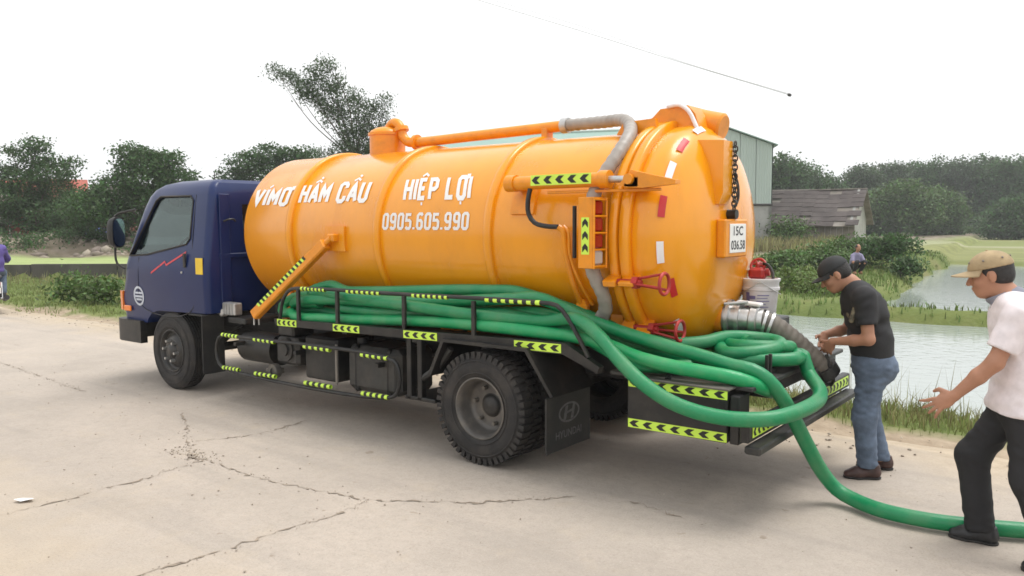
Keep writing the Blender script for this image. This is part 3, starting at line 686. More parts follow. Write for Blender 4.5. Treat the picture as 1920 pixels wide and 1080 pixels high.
def shed(label, az, d, half, length, eave, ridge, base_h, turn, z0=-.3, name='metal_shed'):
    fr = frame_at(az, d, turn)
    t = thing(name, label, 'building', (*fr[0], z0), world=True)
    # masonry plinth
    mb = MB()
    for pts in ([(-half, 0, z0), (half, 0, z0), (half, 0, base_h), (-half, 0, base_h)], [(half, 0, z0), (half, length, z0), (half, length, base_h), (half, 0, base_h)],
                [(half, length, z0), (-half, length, z0), (-half, length, base_h), (half, length, base_h)], [(-half, length, z0), (-half, 0, z0), (-half, 0, base_h), (-half, length, base_h)]):
        quad_slab(mb, fr, pts, .18)
    mb.build('plinth_wall', 'render', t)
    # profiled cladding: each sheet its own piece with ribs
    o = .03
    def sheets(p0, p1, zb, ztop, wd=1.0):
        L = math.hypot(p1[0]-p0[0], p1[1]-p0[1]); k = max(1, int(round(L/wd)))
        for i in range(k):
            mb = MB(); a, b = i/k, (i+1)/k-.004
            m_ = 6; xs = np.linspace(a, b, m_*2+1); V = []; nx_ = (p1[1]-p0[1])/L; ny_ = -(p1[0]-p0[0])/L
            for j, u in enumerate(xs):
                off = o+(.02 if j % 2 else 0); s_, f_ = p0[0]+(p1[0]-p0[0])*u+nx_*off, p0[1]+(p1[1]-p0[1])*u+ny_*off
                V += [loc3(fr, s_, f_, zb), loc3(fr, s_, f_, ztop(u))]
            mb.add(V, [(2*j, 2*j+2, 2*j+3, 2*j+1) for j in range(len(xs)-1)]); mb.build('cladding_sheet', 'cladgreen', t, 0)
    gable = lambda u: eave+(ridge-eave)*(1-abs(2*u-1))
    sheets((-half, 0), (half, 0), base_h, gable); sheets((half, 0), (half, length), base_h, lambda u: eave, 2.0)
    sheets((half, length), (-half, length), base_h, gable, 2.0); sheets((-half, length), (-half, 0), base_h, lambda u: eave, 2.0)
    mb = MB()
    for s in (-1, 1):
        pts = [(0, -.25, ridge+.12), (s*(half+.3), -.25, eave-.02), (s*(half+.3), length+.25, eave-.02), (0, length+.25, ridge+.12)]
        quad_slab(mb, fr, pts if s > 0 else pts[::-1], .06)
    r_ = mb.build('roof', 'roofgreen', t)
    mb = MB(); mb.tube([loc3(fr, 0, -.28, ridge+.16), loc3(fr, 0, length+.28, ridge+.16)], .10, 8); mb.build('ridge_cap', 'cladgreen', r_)
    mb = MB(); mb.tube([loc3(fr, half+.06, -.05, base_h-.05), loc3(fr, -half-.06, -.05, base_h-.05)], .07, 6); mb.build('flashing', 'dark', t)
    for f0 in np.arange(3, length-1.5, 4):
        mb = MB(); c = np.array(loc3(fr, half+.10, f0, base_h+1.6)); rt, fw = fr[1], fr[2]
        mb.box(c, (.06, 1.6, .8), rot=np.array([[rt[0], fw[0], 0], [rt[1], fw[1], 0], [0, 0, 1]])); mb.build('window', 'darkpane', t)
    return t
shed('pale green metal shed with gable end above a grey wall, behind the tank', AZ(1340), 52, 3.35, 16, 6.5, 7.75, 2.9, 4.0)
shed('long green roofed shed mostly hidden behind the tank', AZ(1230), 60, 4.5, 17, 6.6, 8.35, 2.5, 83., name='long_shed')

# old hut with a sagging roof
fr = frame_at(AZ(1505), 56, -14); t = thing('old_hut', 'derelict hut with sagging grey-brown roof and patched timber walls', 'building', (*fr[0], -.2), world=True)
mb = MB()
for pts in ([(-3, 0, -.3), (3, 0, -.3), (3, 0, 1.9), (-3, 0, 1.9)], [(3, 0, -.3), (3, 4.5, -.3), (3, 4.5, 1.9), (3, 2.2, 3.9), (3, 0, 1.9)], [(3, 4.5, -.3), (-3, 4.5, -.3), (-3, 4.5, 1.9), (3, 4.5, 1.9)], [(-3, 4.5, -.3), (-3, 0, -.3), (-3, 0, 1.9), (-3, 2.2, 3.9), (-3, 4.5, 1.9)]):
    quad_slab(mb, fr, pts, .15)
mb.build('wall', 'render', t)
for i in range(17):
    mb = MB(); s = -2.95+i*.36; h = 1.85-rng.uniform(0, .5); quad_slab(mb, fr, [(s, -.02, .0), (s+.33, -.02, .0), (s+.33, -.02, h), (s, -.02, h+rng.uniform(-.1, .1))], .03); mb.build('plank', 'timber', t)
rf = None
for row in range(8):                                            # rows of old tiles, each sheet laid over the one below
    for c in range(9):
        if rng.uniform() < .06 or (c > 6 and row < 4 and rng.uniform() < .45): continue
        s0 = -3.35+c*.75; f0 = -.5+row*.34; z0 = 1.62+row*.29-.12*math.exp(-((s0-1.2)/1.6)**2)
        mb = MB(); quad_slab(mb, fr, [(s0, f0, z0+.03), (s0+.77, f0, z0+.03+rng.normal(0, .02)), (s0+.77, f0+.40, z0+.345), (s0, f0+.40, z0+.345)], .03); mb.build('roof_tile', 'thatch', t, 0)
mb = MB(); quad_slab(mb, fr, [(3.4, 5.0, 1.6), (-3.4, 5.0, 1.6), (-3.4, 2.2, 3.95), (3.4, 2.2, 3.95)], .05); quad_slab(mb, fr, [(-3.2, -.45, 1.5), (3.2, -.45, 1.5), (3.2, 2.2, 3.8), (-3.2, 2.2, 3.8)], .05); mb.build('roof_deck', 'timber', t)
mb = MB(); quad_slab(mb, fr, [(-1.2, -.06, .2), (-.3, -.06, .2), (-.3, -.06, 1.5), (-1.2, -.06, 1.5)], .03); mb.build('doorway', 'darkpane', t)

# canal wall on the left, built of cast panels
e0, e1 = _wo+np.array([-.785, -.62])*22, _wo+np.array([.785, .62])*22
cw = thing('canal_wall', 'low dark grey concrete wall edging the bright green field', 'wall', (*_wo, -.35), world=True)
for i in range(14):
    a = e0+(e1-e0)*i/14; b = e0+(e1-e0)*((i+1)/14-.0012); mb = MB(); dn = _wn*.12; hh = .345+rng.normal(0, .012)
    mb.add([(*(a-dn), -.7), (*(b-dn), -.7), (*(b+dn), -.7), (*(a+dn), -.7), (*(a-dn), hh), (*(b-dn), hh+rng.normal(0, .01)), (*(b+dn), hh), (*(a+dn), hh)],
           [(0, 1, 5, 4), (1, 2, 6, 5), (2, 3, 7, 6), (3, 0, 4, 7), (4, 5, 6, 7)]); mb.build('wall_panel', 'wallgrey', cw)
# rubble bank
it = []
for _ in range(900):
    u = rng.uniform(-16, 14); d_ = rng.uniform(7.2, 12.5); p = _wo+np.array([.785, .62])*u+_wn*d_; s = rng.gamma(2, .045)
    it.append((p[0], p[1], float(ground_h(p[0], p[1])), min(s, .55)))
M['rubble'] = mat('rubble_stone', (.26, .22, .18), .95, var=.3, vs=3, island=.35)
tag(link('rubble', rocks('rubble', it, 'rubble', .7)), 'heap of stones and spoil below the houses', 'rubble', kind='stuff')
wd_ = []
for _ in range(110):
    u = rng.uniform(-16, 14); d_ = rng.uniform(7.4, 13); p = _wo+np.array([.785, .62])*u+_wn*d_; wd_.append((p[0], p[1], float(ground_h(p[0], p[1]))+.15, .6, .6, .3))
tag(link('rubble_weeds', leaf_mesh('rubble_weeds', wd_, 12000, .14, 'leafdark')), 'weeds creeping over the stony spoil heap', 'weeds', kind='stuff')

def house(label, az, d, half, depth, eave, ridge, wallm, roofm, turn=0., z0=.8, nwin=3, name='house'):
    fr = frame_at(az, d, turn); t = thing(name, label, 'house', (*fr[0], z0), world=True); mb = MB(); rt, fw = fr[1], fr[2]; rot = np.array([[rt[0], fw[0], 0], [rt[1], fw[1], 0], [0, 0, 1]])
    zc = (z0+eave)/2; mb.box(loc3(fr, 0, depth/2, zc), (2*half, depth, eave-z0), .02, rot=rot)
    for f in (0.02, depth-.02): quad_slab(mb, fr, [(-half, f, eave-.01), (half, f, eave-.01), (0, f, ridge-.1)], .02)
    mb.build('wall', wallm, t)
    mb = MB()
    quad_slab(mb, fr, [(-half-.4, -.4, eave-.1), (half+.4, -.4, eave-.1), (half+.4, depth/2, ridge), (-half-.4, depth/2, ridge)], .1)
    quad_slab(mb, fr, [(half+.4, depth+.4, eave-.1), (-half-.4, depth+.4, eave-.1), (-half-.4, depth/2, ridge), (half+.4, depth/2, ridge)], .1)
    for s in (-half, half): quad_slab(mb, fr, [(s, 0, eave-.05), (s, depth, eave-.05), (s, depth/2, ridge-.05)], .05)
    mb.build('roof', roofm, t)
    for i in range(nwin):
        s = -half+(i+.5)*2*half/nwin; wn_ = MB().box(loc3(fr, s, -.02, zc+.15), (.8, .06, 1.0), rot=rot).build('window', 'darkpane', t)
        MB().box(loc3(fr, s, -.05, zc-.39), (.95, .1, .06), rot=rot).build('sill', 'creamwall', wn_)
    MB().box(loc3(fr, -half+.25*half, -.02, z0+.95), (.8, .06, 1.9), rot=rot).build('door', 'timber', t)
    return t
house('brick house with red roof showing through the leftmost tree', AZ(100), 64, 2.0, 5, 3.2, 5.0, 'brick', 'redroof')
house('pale house beside the truck windscreen under the dark tree', AZ(258), 58, 2.2, 4, 3.0, 4.4, 'creamwall', 'thatch', nwin=2)
house('dim cream house low at the far left edge', AZ(-10), 66, 3.0, 5, 3.2, 5.0, 'creamwall', 'redroof', nwin=2)
fr = frame_at(AZ(130), 56); fl = thing('garden_fence', 'long low red painted fence below the leftmost trees', 'fence', (*fr[0], .9), world=True)
for i in range(22):
    s = -4.4+i*.4; MB().box(loc3(fr, s, 0, 1.45), (.34, .06, 1.15+rng.normal(0, .04)), rot=np.array([[fr[1][0], fr[2][0], 0], [fr[1][1], fr[2][1], 0], [0, 0, 1]])).build('board', 'brick', fl)
fr = frame_at(AZ(188), 50); tp = MB(); P = [loc3(fr, s, f, 1.25+.25*math.cos(s*1.8)+.1*math.sin(f*3)) for s in np.linspace(-.7, .7, 8) for f in np.linspace(-.5, .5, 5)]
tp.add(P, [(i*5+j, i*5+j+1, (i+1)*5+j+1, (i+1)*5+j) for i in range(7) for j in range(4)]); tp.box(loc3(fr, 0, 0, 1.05), (1.2, .8, .5), .05)
tag(tp.build('tarpaulin', 'bluetarp'), 'small blue tarpaulin over a stack below the dark tree', 'tarpaulin')
fr = frame_at(AZ(40), 52); pb = MB(); pb.tube([loc3(fr, 0, 0, .7), loc3(fr, 0, 0, 2.4)], .05, 8); pst = thing('red_signboard', 'narrow red upright board near the left edge of the picture', 'sign', (*fr[0], .8), world=True); pb.build('post', 'dark', pst)
MB().box(loc3(fr, 0, -.08, 1.75), (.42, .05, 1.2), .01, rot=np.array([[fr[1][0], fr[2][0], 0], [fr[1][1], fr[2][1], 0], [0, 0, 1]])).build('board', 'redroof', pst)

# overhead cable
wire = thing('overhead_cable', 'thin pale twin cable sagging across the white sky', 'cable', (-11.7, 18, 10.1), world=True)
M['cable'] = mat('weathered_cable', (.50, .50, .50), .6)
pp = [(-44, 18, 20.3), (-30, 18, 17.0), (-20, 18, 13.5), (-11.671, 18, 10.141), (-6.728, 18, 8.2), (-3.179, 18, 6.77), (.186, 18, 5.458)]
for dz, k in ((0, .014), (.16, .010)):
    P = spline([(a, b+dz, c+dz*(1 if a < -5 else .2)) for a, b, c in pp], .8); MB().tube(P, np.linspace(k*.8, k*.9, len(P)), 6).build('strand', 'cable', wire)
MB().lathe([(-.06, .001), (-.05, .035), (0, .05), (.05, .035), (.06, .001)], (.19, 18, 5.456), (1, 0, -.4), 12).build('end_clamp', 'dark', wire)

# ================================================================== THE TANK TRUCK
TR, TZ = .7924, 1.7115
truck = thing('vacuum_tank_truck', 'vacuum truck with navy cab and big orange tank parked on the road', 'truck', (2.5, 0, 0))

def tape(parent, p0, u, v, L, W, n, d=-1, name='reflective_tape', thick=.002):
    """yellow-green strip with black chevrons; p0 = middle of the left end, u along, v up, d = pointing direction"""
    p0, u, v = np.array(p0, float), np.array(u, float), np.array(v, float); u /= np.linalg.norm(u); v = v-u*(v@u); v /= np.linalg.norm(v); nr = np.cross(u, v)
    if nr[1] > .3: nr = -nr
    mb = MB(); P = lambda a, b, k: p0+u*a+v*b+nr*k
    mb.add([P(0, -W/2, 0), P(L, -W/2, 0), P(L, W/2, 0), P(0, W/2, 0), P(0, -W/2, thick), P(L, -W/2, thick), P(L, W/2, thick), P(0, W/2, thick)], [(0, 1, 2, 3), (4, 5, 6, 7), (0, 1, 5, 4), (1, 2, 6, 5), (2, 3, 7, 6), (3, 0, 4, 7)], 0)
    pit = L/n; h = W*.36
    for i in range(n):
        c = (i+.5)*pit; w1 = pit*.42; o_ = pit*.30
        pts = [(-w1/2-o_*0, -h), (w1/2, -h), (w1/2-o_*-d*1, 0), (w1/2, h), (-w1/2, h), (-w1/2+o_*d, 0)]
        pts = [(-.5*w1, -h), (.55*w1, -h), (.55*w1+d*o_, 0), (.55*w1, h), (-.5*w1, h), (-.5*w1+d*o_, 0)]
        k = thick+.0015
        mb.add([P(c+a-d*o_*.4, b, k) for a, b in pts], [(0, 1, 2, 5), (5, 2, 3, 4)], 1)
    return mb.build(name, ['tape', 'tapeblack'], parent, 0)

def band_tape(parent, path, r, n, name='reflective_tape'):
    """the same tape wrapped round a tube: bands of yellow-green and black"""
    P = np.array(path); Q = np.array([P[0]+(P[-1]-P[0])*t for t in np.linspace(0, 1, n*2+2)])
    mb = MB(); mb.tube(Q, r, 10, False, 0, lambda i: 1 if i % 2 else 0)
    return mb.build(name, ['tape', 'tapeblack'], parent)

# ---- cab shell, lofted from rounded horizontal slices, then hollowed and cut
CABS = [(.70, -1.10, .72, .975), (.95, -1.125, .74, 1.0), (1.18, -1.10, .75, 1.012), (1.36, -1.06, .75, 1.012), (1.46, -1.02, .75, 1.0), (1.62, -.945, .748, .978),
        (1.80, -.855, .742, .955), (2.0, -.75, .735, .928), (2.12, -.665, .73, .908), (2.19, -.58, .715, .885), (2.245, -.45, .69, .845), (2.28, -.25, .64, .77)]
def cab_ring(z, f, r, w_, ins=0.):
    f, r, w_ = f+ins, r-ins, w_-ins; rf = .26 if z > 1.0 else .16; rr = .07; rf = max(.05, rf-ins*.5); P = []
    for cx, cy, a0, rad in ((f+rf, -w_+rf, 270, rf), (f+rf, w_-rf, 180, rf), (r-rr, w_-rr, 90, rr), (r-rr, -w_+rr, 0, rr)):
        for k in range(7):
            a = R(a0-k*15); P.append((cx+rad*math.cos(a), cy+rad*math.sin(a), z))
    return P
def loft(rings):
    mb = MB(); n = len(rings[0]); V = [p for r_ in rings for p in r_]; F = []
    for i in range(len(rings)-1):
        for j in range(n): k = (j+1) % n; F.append((i*n+j, i*n+k, (i+1)*n+k, (i+1)*n+j))
    F += [tuple(range(n)), tuple(range((len(rings)-1)*n, len(rings)*n))]; mb.add(V, F); return mb
def interp_cab(z):
    Z = [c[0] for c in CABS]; return tuple(np.interp(z, Z, [c[i] for c in CABS]) for i in (1, 2, 3))
outer = loft([cab_ring(z, f, r, w_) for z, f, r, w_ in CABS]).mesh('cab', 'navy', 0)
inner = loft([cab_ring(z, *interp_cab(z), ins=.045) for z in (.90, 1.2, 1.36, 1.46, 1.62, 1.8, 2.0, 2.12, 2.19, 2.22)]).mesh('c0', 'navy', 0)
WIN = [(-.80, 1.455), (-.42, 1.475), (.36, 1.60), (.42, 1.66), (.42, 2.06), (.36, 2.11), (-.24, 2.115), (-.33, 2.07)]
cut_side = MB().prism(WIN, 'y', -1.3, 1.3).mesh('c1', 'navy', 0)
cut_front = MB().prism([(-.80, 1.44), (.80, 1.44), (.72, 2.10), (-.72, 2.10)], 'x', -1.4, -.35).mesh('c2', 'navy', 0)
cut_rear = MB().prism([(-.55, 1.60), (.55, 1.60), (.55, 2.02), (-.55, 2.02)], 'x', .5, 1.0).mesh('c3', 'navy', 0)
arch = [(-.56, .5), (-.55, .62), (-.50, .74), (-.40, .82), (-.25, .855), (.9, .885), (.9, .5)]
cut_arch = MB().prism(arch, 'y', -1.3, 1.3).mesh('c4', 'navy', 0)
def boolean(me, cutters):
    o = bpy.data.objects.new('tmp', me); COL.objects.link(o); tmp = [o]
    for c in cutters:
        k = bpy.data.objects.new('tmpc', c); COL.objects.link(k); tmp.append(k)
        md = o.modifiers.new('b', 'BOOLEAN'); md.object = k; md.operation = 'DIFFERENCE'; md.solver = 'EXACT'
    dg = bpy.context.evaluated_depsgraph_get(); res = bpy.data.meshes.new_from_object(o.evaluated_get(dg))
    for k in tmp: bpy.data.objects.remove(k)
    return res
cabm = boolean(outer, [inner, cut_side, cut_front, cut_rear, cut_arch]); cabm.name = 'cab'
cabm.materials.clear(); cabm.materials.append(M['navy']); fix(cabm, 30, False)
cab = link('cab', cabm, truck)
# panes
for s in (-1, 1):
    mb = MB(); pts = []
    for x, z in WIN: pts.append((x, s*(interp_cab(z)[2]-.02), z))
    mb.add(pts, [tuple(range(len(pts)))]); pane = mb.build('door_window', 'glass', cab, 0)
    fp = [(x, s*(interp_cab(z)[2]+.003), z) for x, z in WIN]; fp.append(fp[0])
    MB().tube(np.array(fp+[fp[1]]), .011, 6, False).build('window_seal', 'black', cab)
    # door outline and handle
    dl = [(-.60, 1.44), (-.62, 1.2), (-.60, .90), (.46, .92), (.47, 1.6), (.46, 2.12)]
    MB().tube(spline([(x, s*(interp_cab(z)[2]+.0005), z) for x, z in dl], .08), .0045, 5, False).build('door_seam', 'black', cab)
    MB().box((.37, s*1.022, 1.43), (.045, .02, .15), .008).build('door_handle', 'black', cab)
    MB().cyl((.30, s*1.008, 1.30), (.30, s*1.022, 1.30), .013, n=12).build('door_lock', 'galv', cab)
    # mirror on its bracket
    mr = MB().tube(spline([(-.93, s*1.0, 1.30), (-.99, s*1.06, 1.36), (-1.0, s*1.07, 1.6), (-.98, s*1.07, 1.90), (-.78, s*.93, 1.98)], .05), .013, 8).build('mirror_bracket', 'black', cab)
    rot = Matrix.Rotation(R(-24*s), 3, 'Z'); mm = MB()
    for k, (a, sc) in enumerate(((0, .86), (.02, 1), (.06, .98), (.09, .8))): pass
    ring = lambda x, sc: [tuple(np.array(rot @ Vector((x, sc*.105*math.copysign(abs(math.cos(a))**.6, math.cos(a)), sc*.175*math.copysign(abs(math.sin(a))**.6, math.sin(a)))))+np.array([-.95, s*1.07, 1.72])) for a in np.linspace(0, 2*math.pi, 24, endpoint=False)]
    hd = loft([ring(-.07, .72), ring(-.05, .9), ring(0, 1.0), ring(.03, 1.0)]).build('mirror_housing', 'black', cab)
    mm.add(ring(.032, .90), [tuple(range(24))]); mm.build('mirror_glass', 'mirror', cab, 0)
# windscreen and rear pane follow the slices
mb = MB(); zs = [1.44, 1.6, 1.75, 1.9, 2.0, 2.10]; ys = np.linspace(-1, 1, 13); V = []
for z in zs:
    f, r_, w_ = interp_cab(z)
    for u in ys:
        y = u*(.80-(z-1.44)/.66*.08); e = max(0, abs(y)-(w_-.26)); V.append((f+.03+(.26-math.sqrt(max(0, .26**2-e*e))), y, z))
mb.add(V, [(i*13+j, i*13+j+1, (i+1)*13+j+1, (i+1)*13+j) for i in range(5) for j in range(12)]); mb.build('windscreen', 'glass', cab)
MB().add([(.73, -.55, 1.6), (.73, .55, 1.6), (.73, .55, 2.02), (.73, -.55, 2.02)], [(0, 1, 2, 3)]).build('rear_window', 'glass', cab, 0)
for y0 in (-.78, .78): MB().box((.757, y0, 1.55), (.018, .12, 1.15), .006).build('rear_panel_rib', 'navy', cab)
MB().box((.757, 0, 1.48), (.02, 1.7, .05), .006).build('rear_panel_rib', 'navy', cab)
MB().tube(spline([(.77, -.80, 1.84), (.80, -.76, 1.86), (.80, -.70, 1.86), (.77, -.66, 1.84)], .02), .01, 6).build('grab_handle', 'black', cab)
# bumper, lamps, grille, wipers
bp_ = [(-1.20, -.86), (-1.17, -.98), (-1.05, -1.02), (-.60, -1.02), (-.60, -.94), (-1.02, -.94), (-1.08, -.80), (-1.08, .80), (-1.02, .94), (-.60, .94), (-.60, 1.02), (-1.05, 1.02), (-1.17, .98), (-1.20, .86)]
bmp = MB().prism(bp_, 'z', .46, .715).build('bumper', 'black', truck)
MB().box((-1.205, 0, .60), (.02, .52, .12), .004).build('front_plate', 'plate', bmp)
for s in (-1, 1):
    MB().box((-1.205, s*.62, .60), (.03, .18, .10), .01).build('fog_lamp', 'clearlens', bmp)
    MB().box((-1.125, s*.66, .86), (.05, .36, .18), .02).build('headlight', 'clearlens', cab)
    mb = MB(); P = [(-1.135, s*.86, .82), (-1.06, s*1.0, .82), (-1.0, s*1.008, .82), (-1.0, s*1.012, 1.04), (-1.07, s*1.0, 1.04), (-1.135, s*.86, 1.04)]
    P2 = [(x+.0, y-s*.05, z) for x, y, z in P]; mb.add(P+P2, [(0, 1, 4, 5), (1, 2, 3, 4), (6, 7, 10, 11), (7, 8, 9, 10), (0, 5, 11, 6), (2, 3, 9, 8), (0, 1, 7, 6), (1, 2, 8, 7), (5, 4, 10, 11), (4, 3, 9, 10)]); mb.build('corner_indicator', 'amber', cab)
    MB().box((-.90, s*1.004, .845), (.15, .022, .065), .008).build('side_repeater', 'amber', cab)
for k in range(4): MB().box((-1.125, 0, 1.0+k*.05), (.02, .9, .022), .004).build('grille_bar', 'black', cab)
MB().cyl((-.16, -.3, 2.27), (-.16, -.3, 2.42), .008, .005, 6).build('antenna', 'black', cab)
# interior
MB().box((-.62, 0, 1.36), (.42, 1.7, .26), .06).build('dashboard', 'dash', cab)
for y in (-.48, .48):
    st = MB().box((.12, y, 1.10), (.5, .52, .16), .05).build('seat', 'seat', cab)
    MB().box((.38, y, 1.45), (.14, .50, .62), .05, rot=Matrix.Rotation(R(-8), 3, 'Y')).build('backrest', 'seat', cab); MB().box((.43, y, 1.86), (.10, .28, .17), .04).build('headrest', 'seat', cab)
sw = MB(); a_ = np.linspace(0, 2*math.pi, 29); rt_ = Matrix.Rotation(R(-38), 3, 'Y')
sw.tube(np.array([np.array(rt_ @ Vector((.21*math.cos(a), .21*math.sin(a), 0)))+np.array([-.30, -.46, 1.58]) for a in a_]), .014, 8, False)
for a in (90, 210, 330): sw.cyl((-.30, -.46, 1.58), tuple(np.array(rt_ @ Vector((.2*math.cos(R(a)), .2*math.sin(R(a)), 0)))+np.array([-.30, -.46, 1.58])), .012, n=6)
sw.cyl((-.30, -.46, 1.58), (-.46, -.46, 1.38), .025, n=8); sw.build('steering_wheel', 'black', cab)
# stickers
mb = MB(); c0 = np.array([-.634, 0, 1.0])
def on_side(x, z, k=.004): return (x, -(interp_cab(z)[2]+k), z)
rg = lambda r_, n=36: [(c0[0]+r_*math.cos(a), c0[2]+r_*math.sin(a)) for a in np.linspace(0, 2*math.pi, n, endpoint=False)]
o_, i_ = rg(.112), rg(.086); mb.add([on_side(*p) for p in o_+i_], [(j, (j+1) % 36, 36+(j+1) % 36, 36+j) for j in range(36)])
for zz, hw in ((.035, .075), (-.005, .082), (-.04, .06)): mb.add([on_side(c0[0]+a, c0[2]+zz+b) for a, b in ((-hw, -.011), (hw, -.011), (hw, .011), (-hw, .011))], [(0, 1, 2, 3)])
mb.build('round_emblem', 'sticker', cab, 0)
mb = MB(); Z_ = [(-.333, 1.271), (-.04, 1.405), (-.01, 1.368), (.368, 1.515)]
for (x0, z0), (x1, z1) in zip(Z_[:-1], Z_[1:]): mb.add([on_side(x0, z0-.010), on_side(x1, z1-.010), on_side(x1, z1+.012), on_side(x0, z0+.012)], [(0, 1, 2, 3)])
mb.build('red_flash', 'redline', cab, 0)
MB().box((.635, -1.0145, 1.375), (.13, .006, .17), .002).build('yellow_sticker', 'yellow', cab)

# ---- wheels
def tyre_mesh(W=.225, lugs=46, heavy=True):
    mb = MB(); h = W
    prof = [(.030, .222), (.012, .245), (.0, .29), (.0, .335), (.012, .385), (.03, .408), (.05, .415), (h-.05, .415), (h-.03, .408), (h-.012, .385), (h, .335), (h, .29), (h-.012, .245), (h-.03, .222)]
    mb.lathe(prof, (0, 0, 0), (0, 1, 0), 72, close=True)
    for i in range(lugs):
        for sd in (0, 1):
            a = 2*math.pi*(i+(.5 if sd else 0))/lugs; dw = 2*math.pi/lugs*.30; V = []
            y0, y1 = (.004, h*.47) if sd == 0 else (h*.53, h-.004)
            for aa in (a-dw, a+dw):
                ins, outs = (y0, y1)
                tilt = .0
                for y, r0_, r1_ in ((y0, .375, .432 if 0 else .428), (y1, .41, .430)):
                    for rr in (r0_, r1_): V.append((rr*math.cos(aa), y, rr*math.sin(aa)))
            mb.add(V, [(0, 1, 3, 2), (4, 6, 7, 5), (1, 5, 7, 3), (0, 4, 5, 1), (2, 3, 7, 6)])
    # sidewall ridges
    for rr in (.27, .36): mb.lathe([(-.001, rr-.006), (-.004, rr), (-.001, rr+.006)], (0, 0, 0), (0, 1, 0), 60)
    return mb.mesh('tyre', 'rubber', 40)
tyre_me = tyre_mesh()
def ribbed_tyre(h=.225):
    mb = MB(); prof = [(.030, .222), (.012, .245), (.0, .29), (.0, .335), (.010, .385), (.022, .412), (.035, .424)]
    for k in range(5):
        a = .035+k*(h-.07)/5; b = a+(h-.07)/5; prof += [(a, .428), (b-.010, .428), (b-.009, .417), (b-.001, .417)]
    prof += [(h-.035, .424), (h-.022, .412), (h-.010, .385), (h, .335), (h, .29), (h-.012, .245), (h-.03, .222)]
    mb.lathe(prof, (0, 0, 0), (0, 1, 0), 84, close=True)
    for rr in (.27, .36): mb.lathe([(-.001, rr-.006), (-.004, rr), (-.001, rr+.006)], (0, 0, 0), (0, 1, 0), 60)
    return mb.mesh('tyre', 'rubber', 40)
front_tyre_me = ribbed_tyre()
def rim_dish():
    mb = MB(); mb.lathe([(.020, .232), (.008, .236), (.006, .226), (.022, .214), (.05, .205), (.13, .198), (.150, .185), (.158, .16), (.158, .10), (.16, .0)], (0, 0, 0), (0, 1, 0), 56)
    return mb.mesh('rim', 'rimgrey', 40)
def rim_front():
    mb = MB(); mb.lathe([(.020, .232), (.008, .236), (.006, .226), (.026, .212), (.05, .205), (.06, .19), (.045, .165), (.02, .14), (.015, .10), (.02, .085)], (0, 0, 0), (0, 1, 0), 56); return mb.mesh('rim', 'rimdark', 40)
def hub(dish):
    mb = MB()
    if dish: mb.lathe([(.19, .115), (.165, .11), (.155, .085), (.135, .075), (.125, .055), (.12, 0)], (0, 0, 0), (0, 1, 0), 28)
    else: mb.lathe([(.03, .09), (.01, .082), (-.005, .065), (-.015, .05), (-.018, 0)], (0, 0, 0), (0, 1, 0), 28)
    return mb
rd_me, rf_me = rim_dish(), rim_front()
nut_me = {k: MB().cyl((0, .03, 0), (0, -.022, 0), .019, .015, 6).mesh('wheel_nut', 'steel' if k == 'front' else 'rimgrey', 30) for k in ('front', 'rear')}
def wheel(x, yo, side, kind, r=.43):
    """yo = outer face; side -1 = towards the road-side camera"""
    h_ = hub(kind == 'rear').mesh('wheel', 'rimdark', 40); wl = link('wheel', h_, truck); wl.matrix_parent_inverse = Matrix.Translation(-truck.location)
    wl.location = (x, yo, r); wl.rotation_euler = (0, rng.uniform(0, 6), 0 if side < 0 else math.pi)
    for nm, me in (('tyre', tyre_me if kind == 'rear' else front_tyre_me), ('rim', rd_me if kind == 'rear' else rf_me)): link(nm, me, wl)
    for i in range(6):
        k = link('wheel_nut', nut_me[kind], wl); a = 2*math.pi*i/6+.3; rr, y0 = (.112, -.012) if kind == 'front' else (.14, .135); k.location = (rr*math.cos(a), y0, rr*math.sin(a))
    return wl
WB = 4.478
wheel(0, -1.0, -1, 'front'); wheel(0, 1.0, 1, 'front')
for s in (-1, 1):
    wheel(WB, s*1.10, s, 'rear'); o = link('inner_tyre', tyre_me, truck); o.location = (WB, -.83 if s < 0 else .605, .43)

# ---- chassis and underbody
for y in (-.38, .38): MB().box((2.95, y, .745), (7.0, .07, .20), .006).build('chassis_rail', 'black', truck)
for x in (.9, 1.7, 2.6, 3.5, 4.2, 5.0, 5.8, 6.4): MB().box((x, 0, .74), (.08, .68, .14), .005).build('cross_member', 'black', truck)
mb = MB(); mb.cyl((WB, -.95, .43), (WB, .95, .43), .065, n=16); mb.lathe([(-.18, .02), (-.15, .14), (-.05, .19), (.05, .19), (.15, .14), (.18, .02)], (WB, 0, .43), (1, 0, 0), 24); mb.build('rear_axle', 'dark', truck)
MB().cyl((0, -.8, .40), (0, .8, .40), .05, n=12).build('front_axle', 'dark', truck)
MB().cyl((.9, 0, .55), (WB-.18, 0, .45), .045, n=12).build('drive_shaft', 'dark', truck)
for s in (-1, 1):
    for x0, L_ in ((WB, .72), (0, .6)):
        mb = MB()
        for k in range(4): P = [(x0+t*L_*(1-.14*k), s*.5, .50+.05*k*-1+.13*t*t+.08) for t in np.linspace(-1, 1, 9)]; mb.tube(P, .018, 6)
        mb.build('leaf_spring', 'dark', truck)
MB().box((.35, 0, .75), (1.3, .6, .5), .08).build('engine_block', 'dark', truck)
mb = MB(); mb.box((.70, -.92, .56), (.018, .26, .62), .006); mb.box((.56, -.90, .86), (.30, .24, .02), .004); mb.build('front_mudguard', 'flap', truck)
mb = MB(); mb.box((.70, .92, .56), (.018, .26, .62), .006); mb.build('front_mudguard', 'flap', truck)
MB().box((1.05, -.62, .82), (.30, .5, .06), .01).build('step_bracket', 'dark', truck)
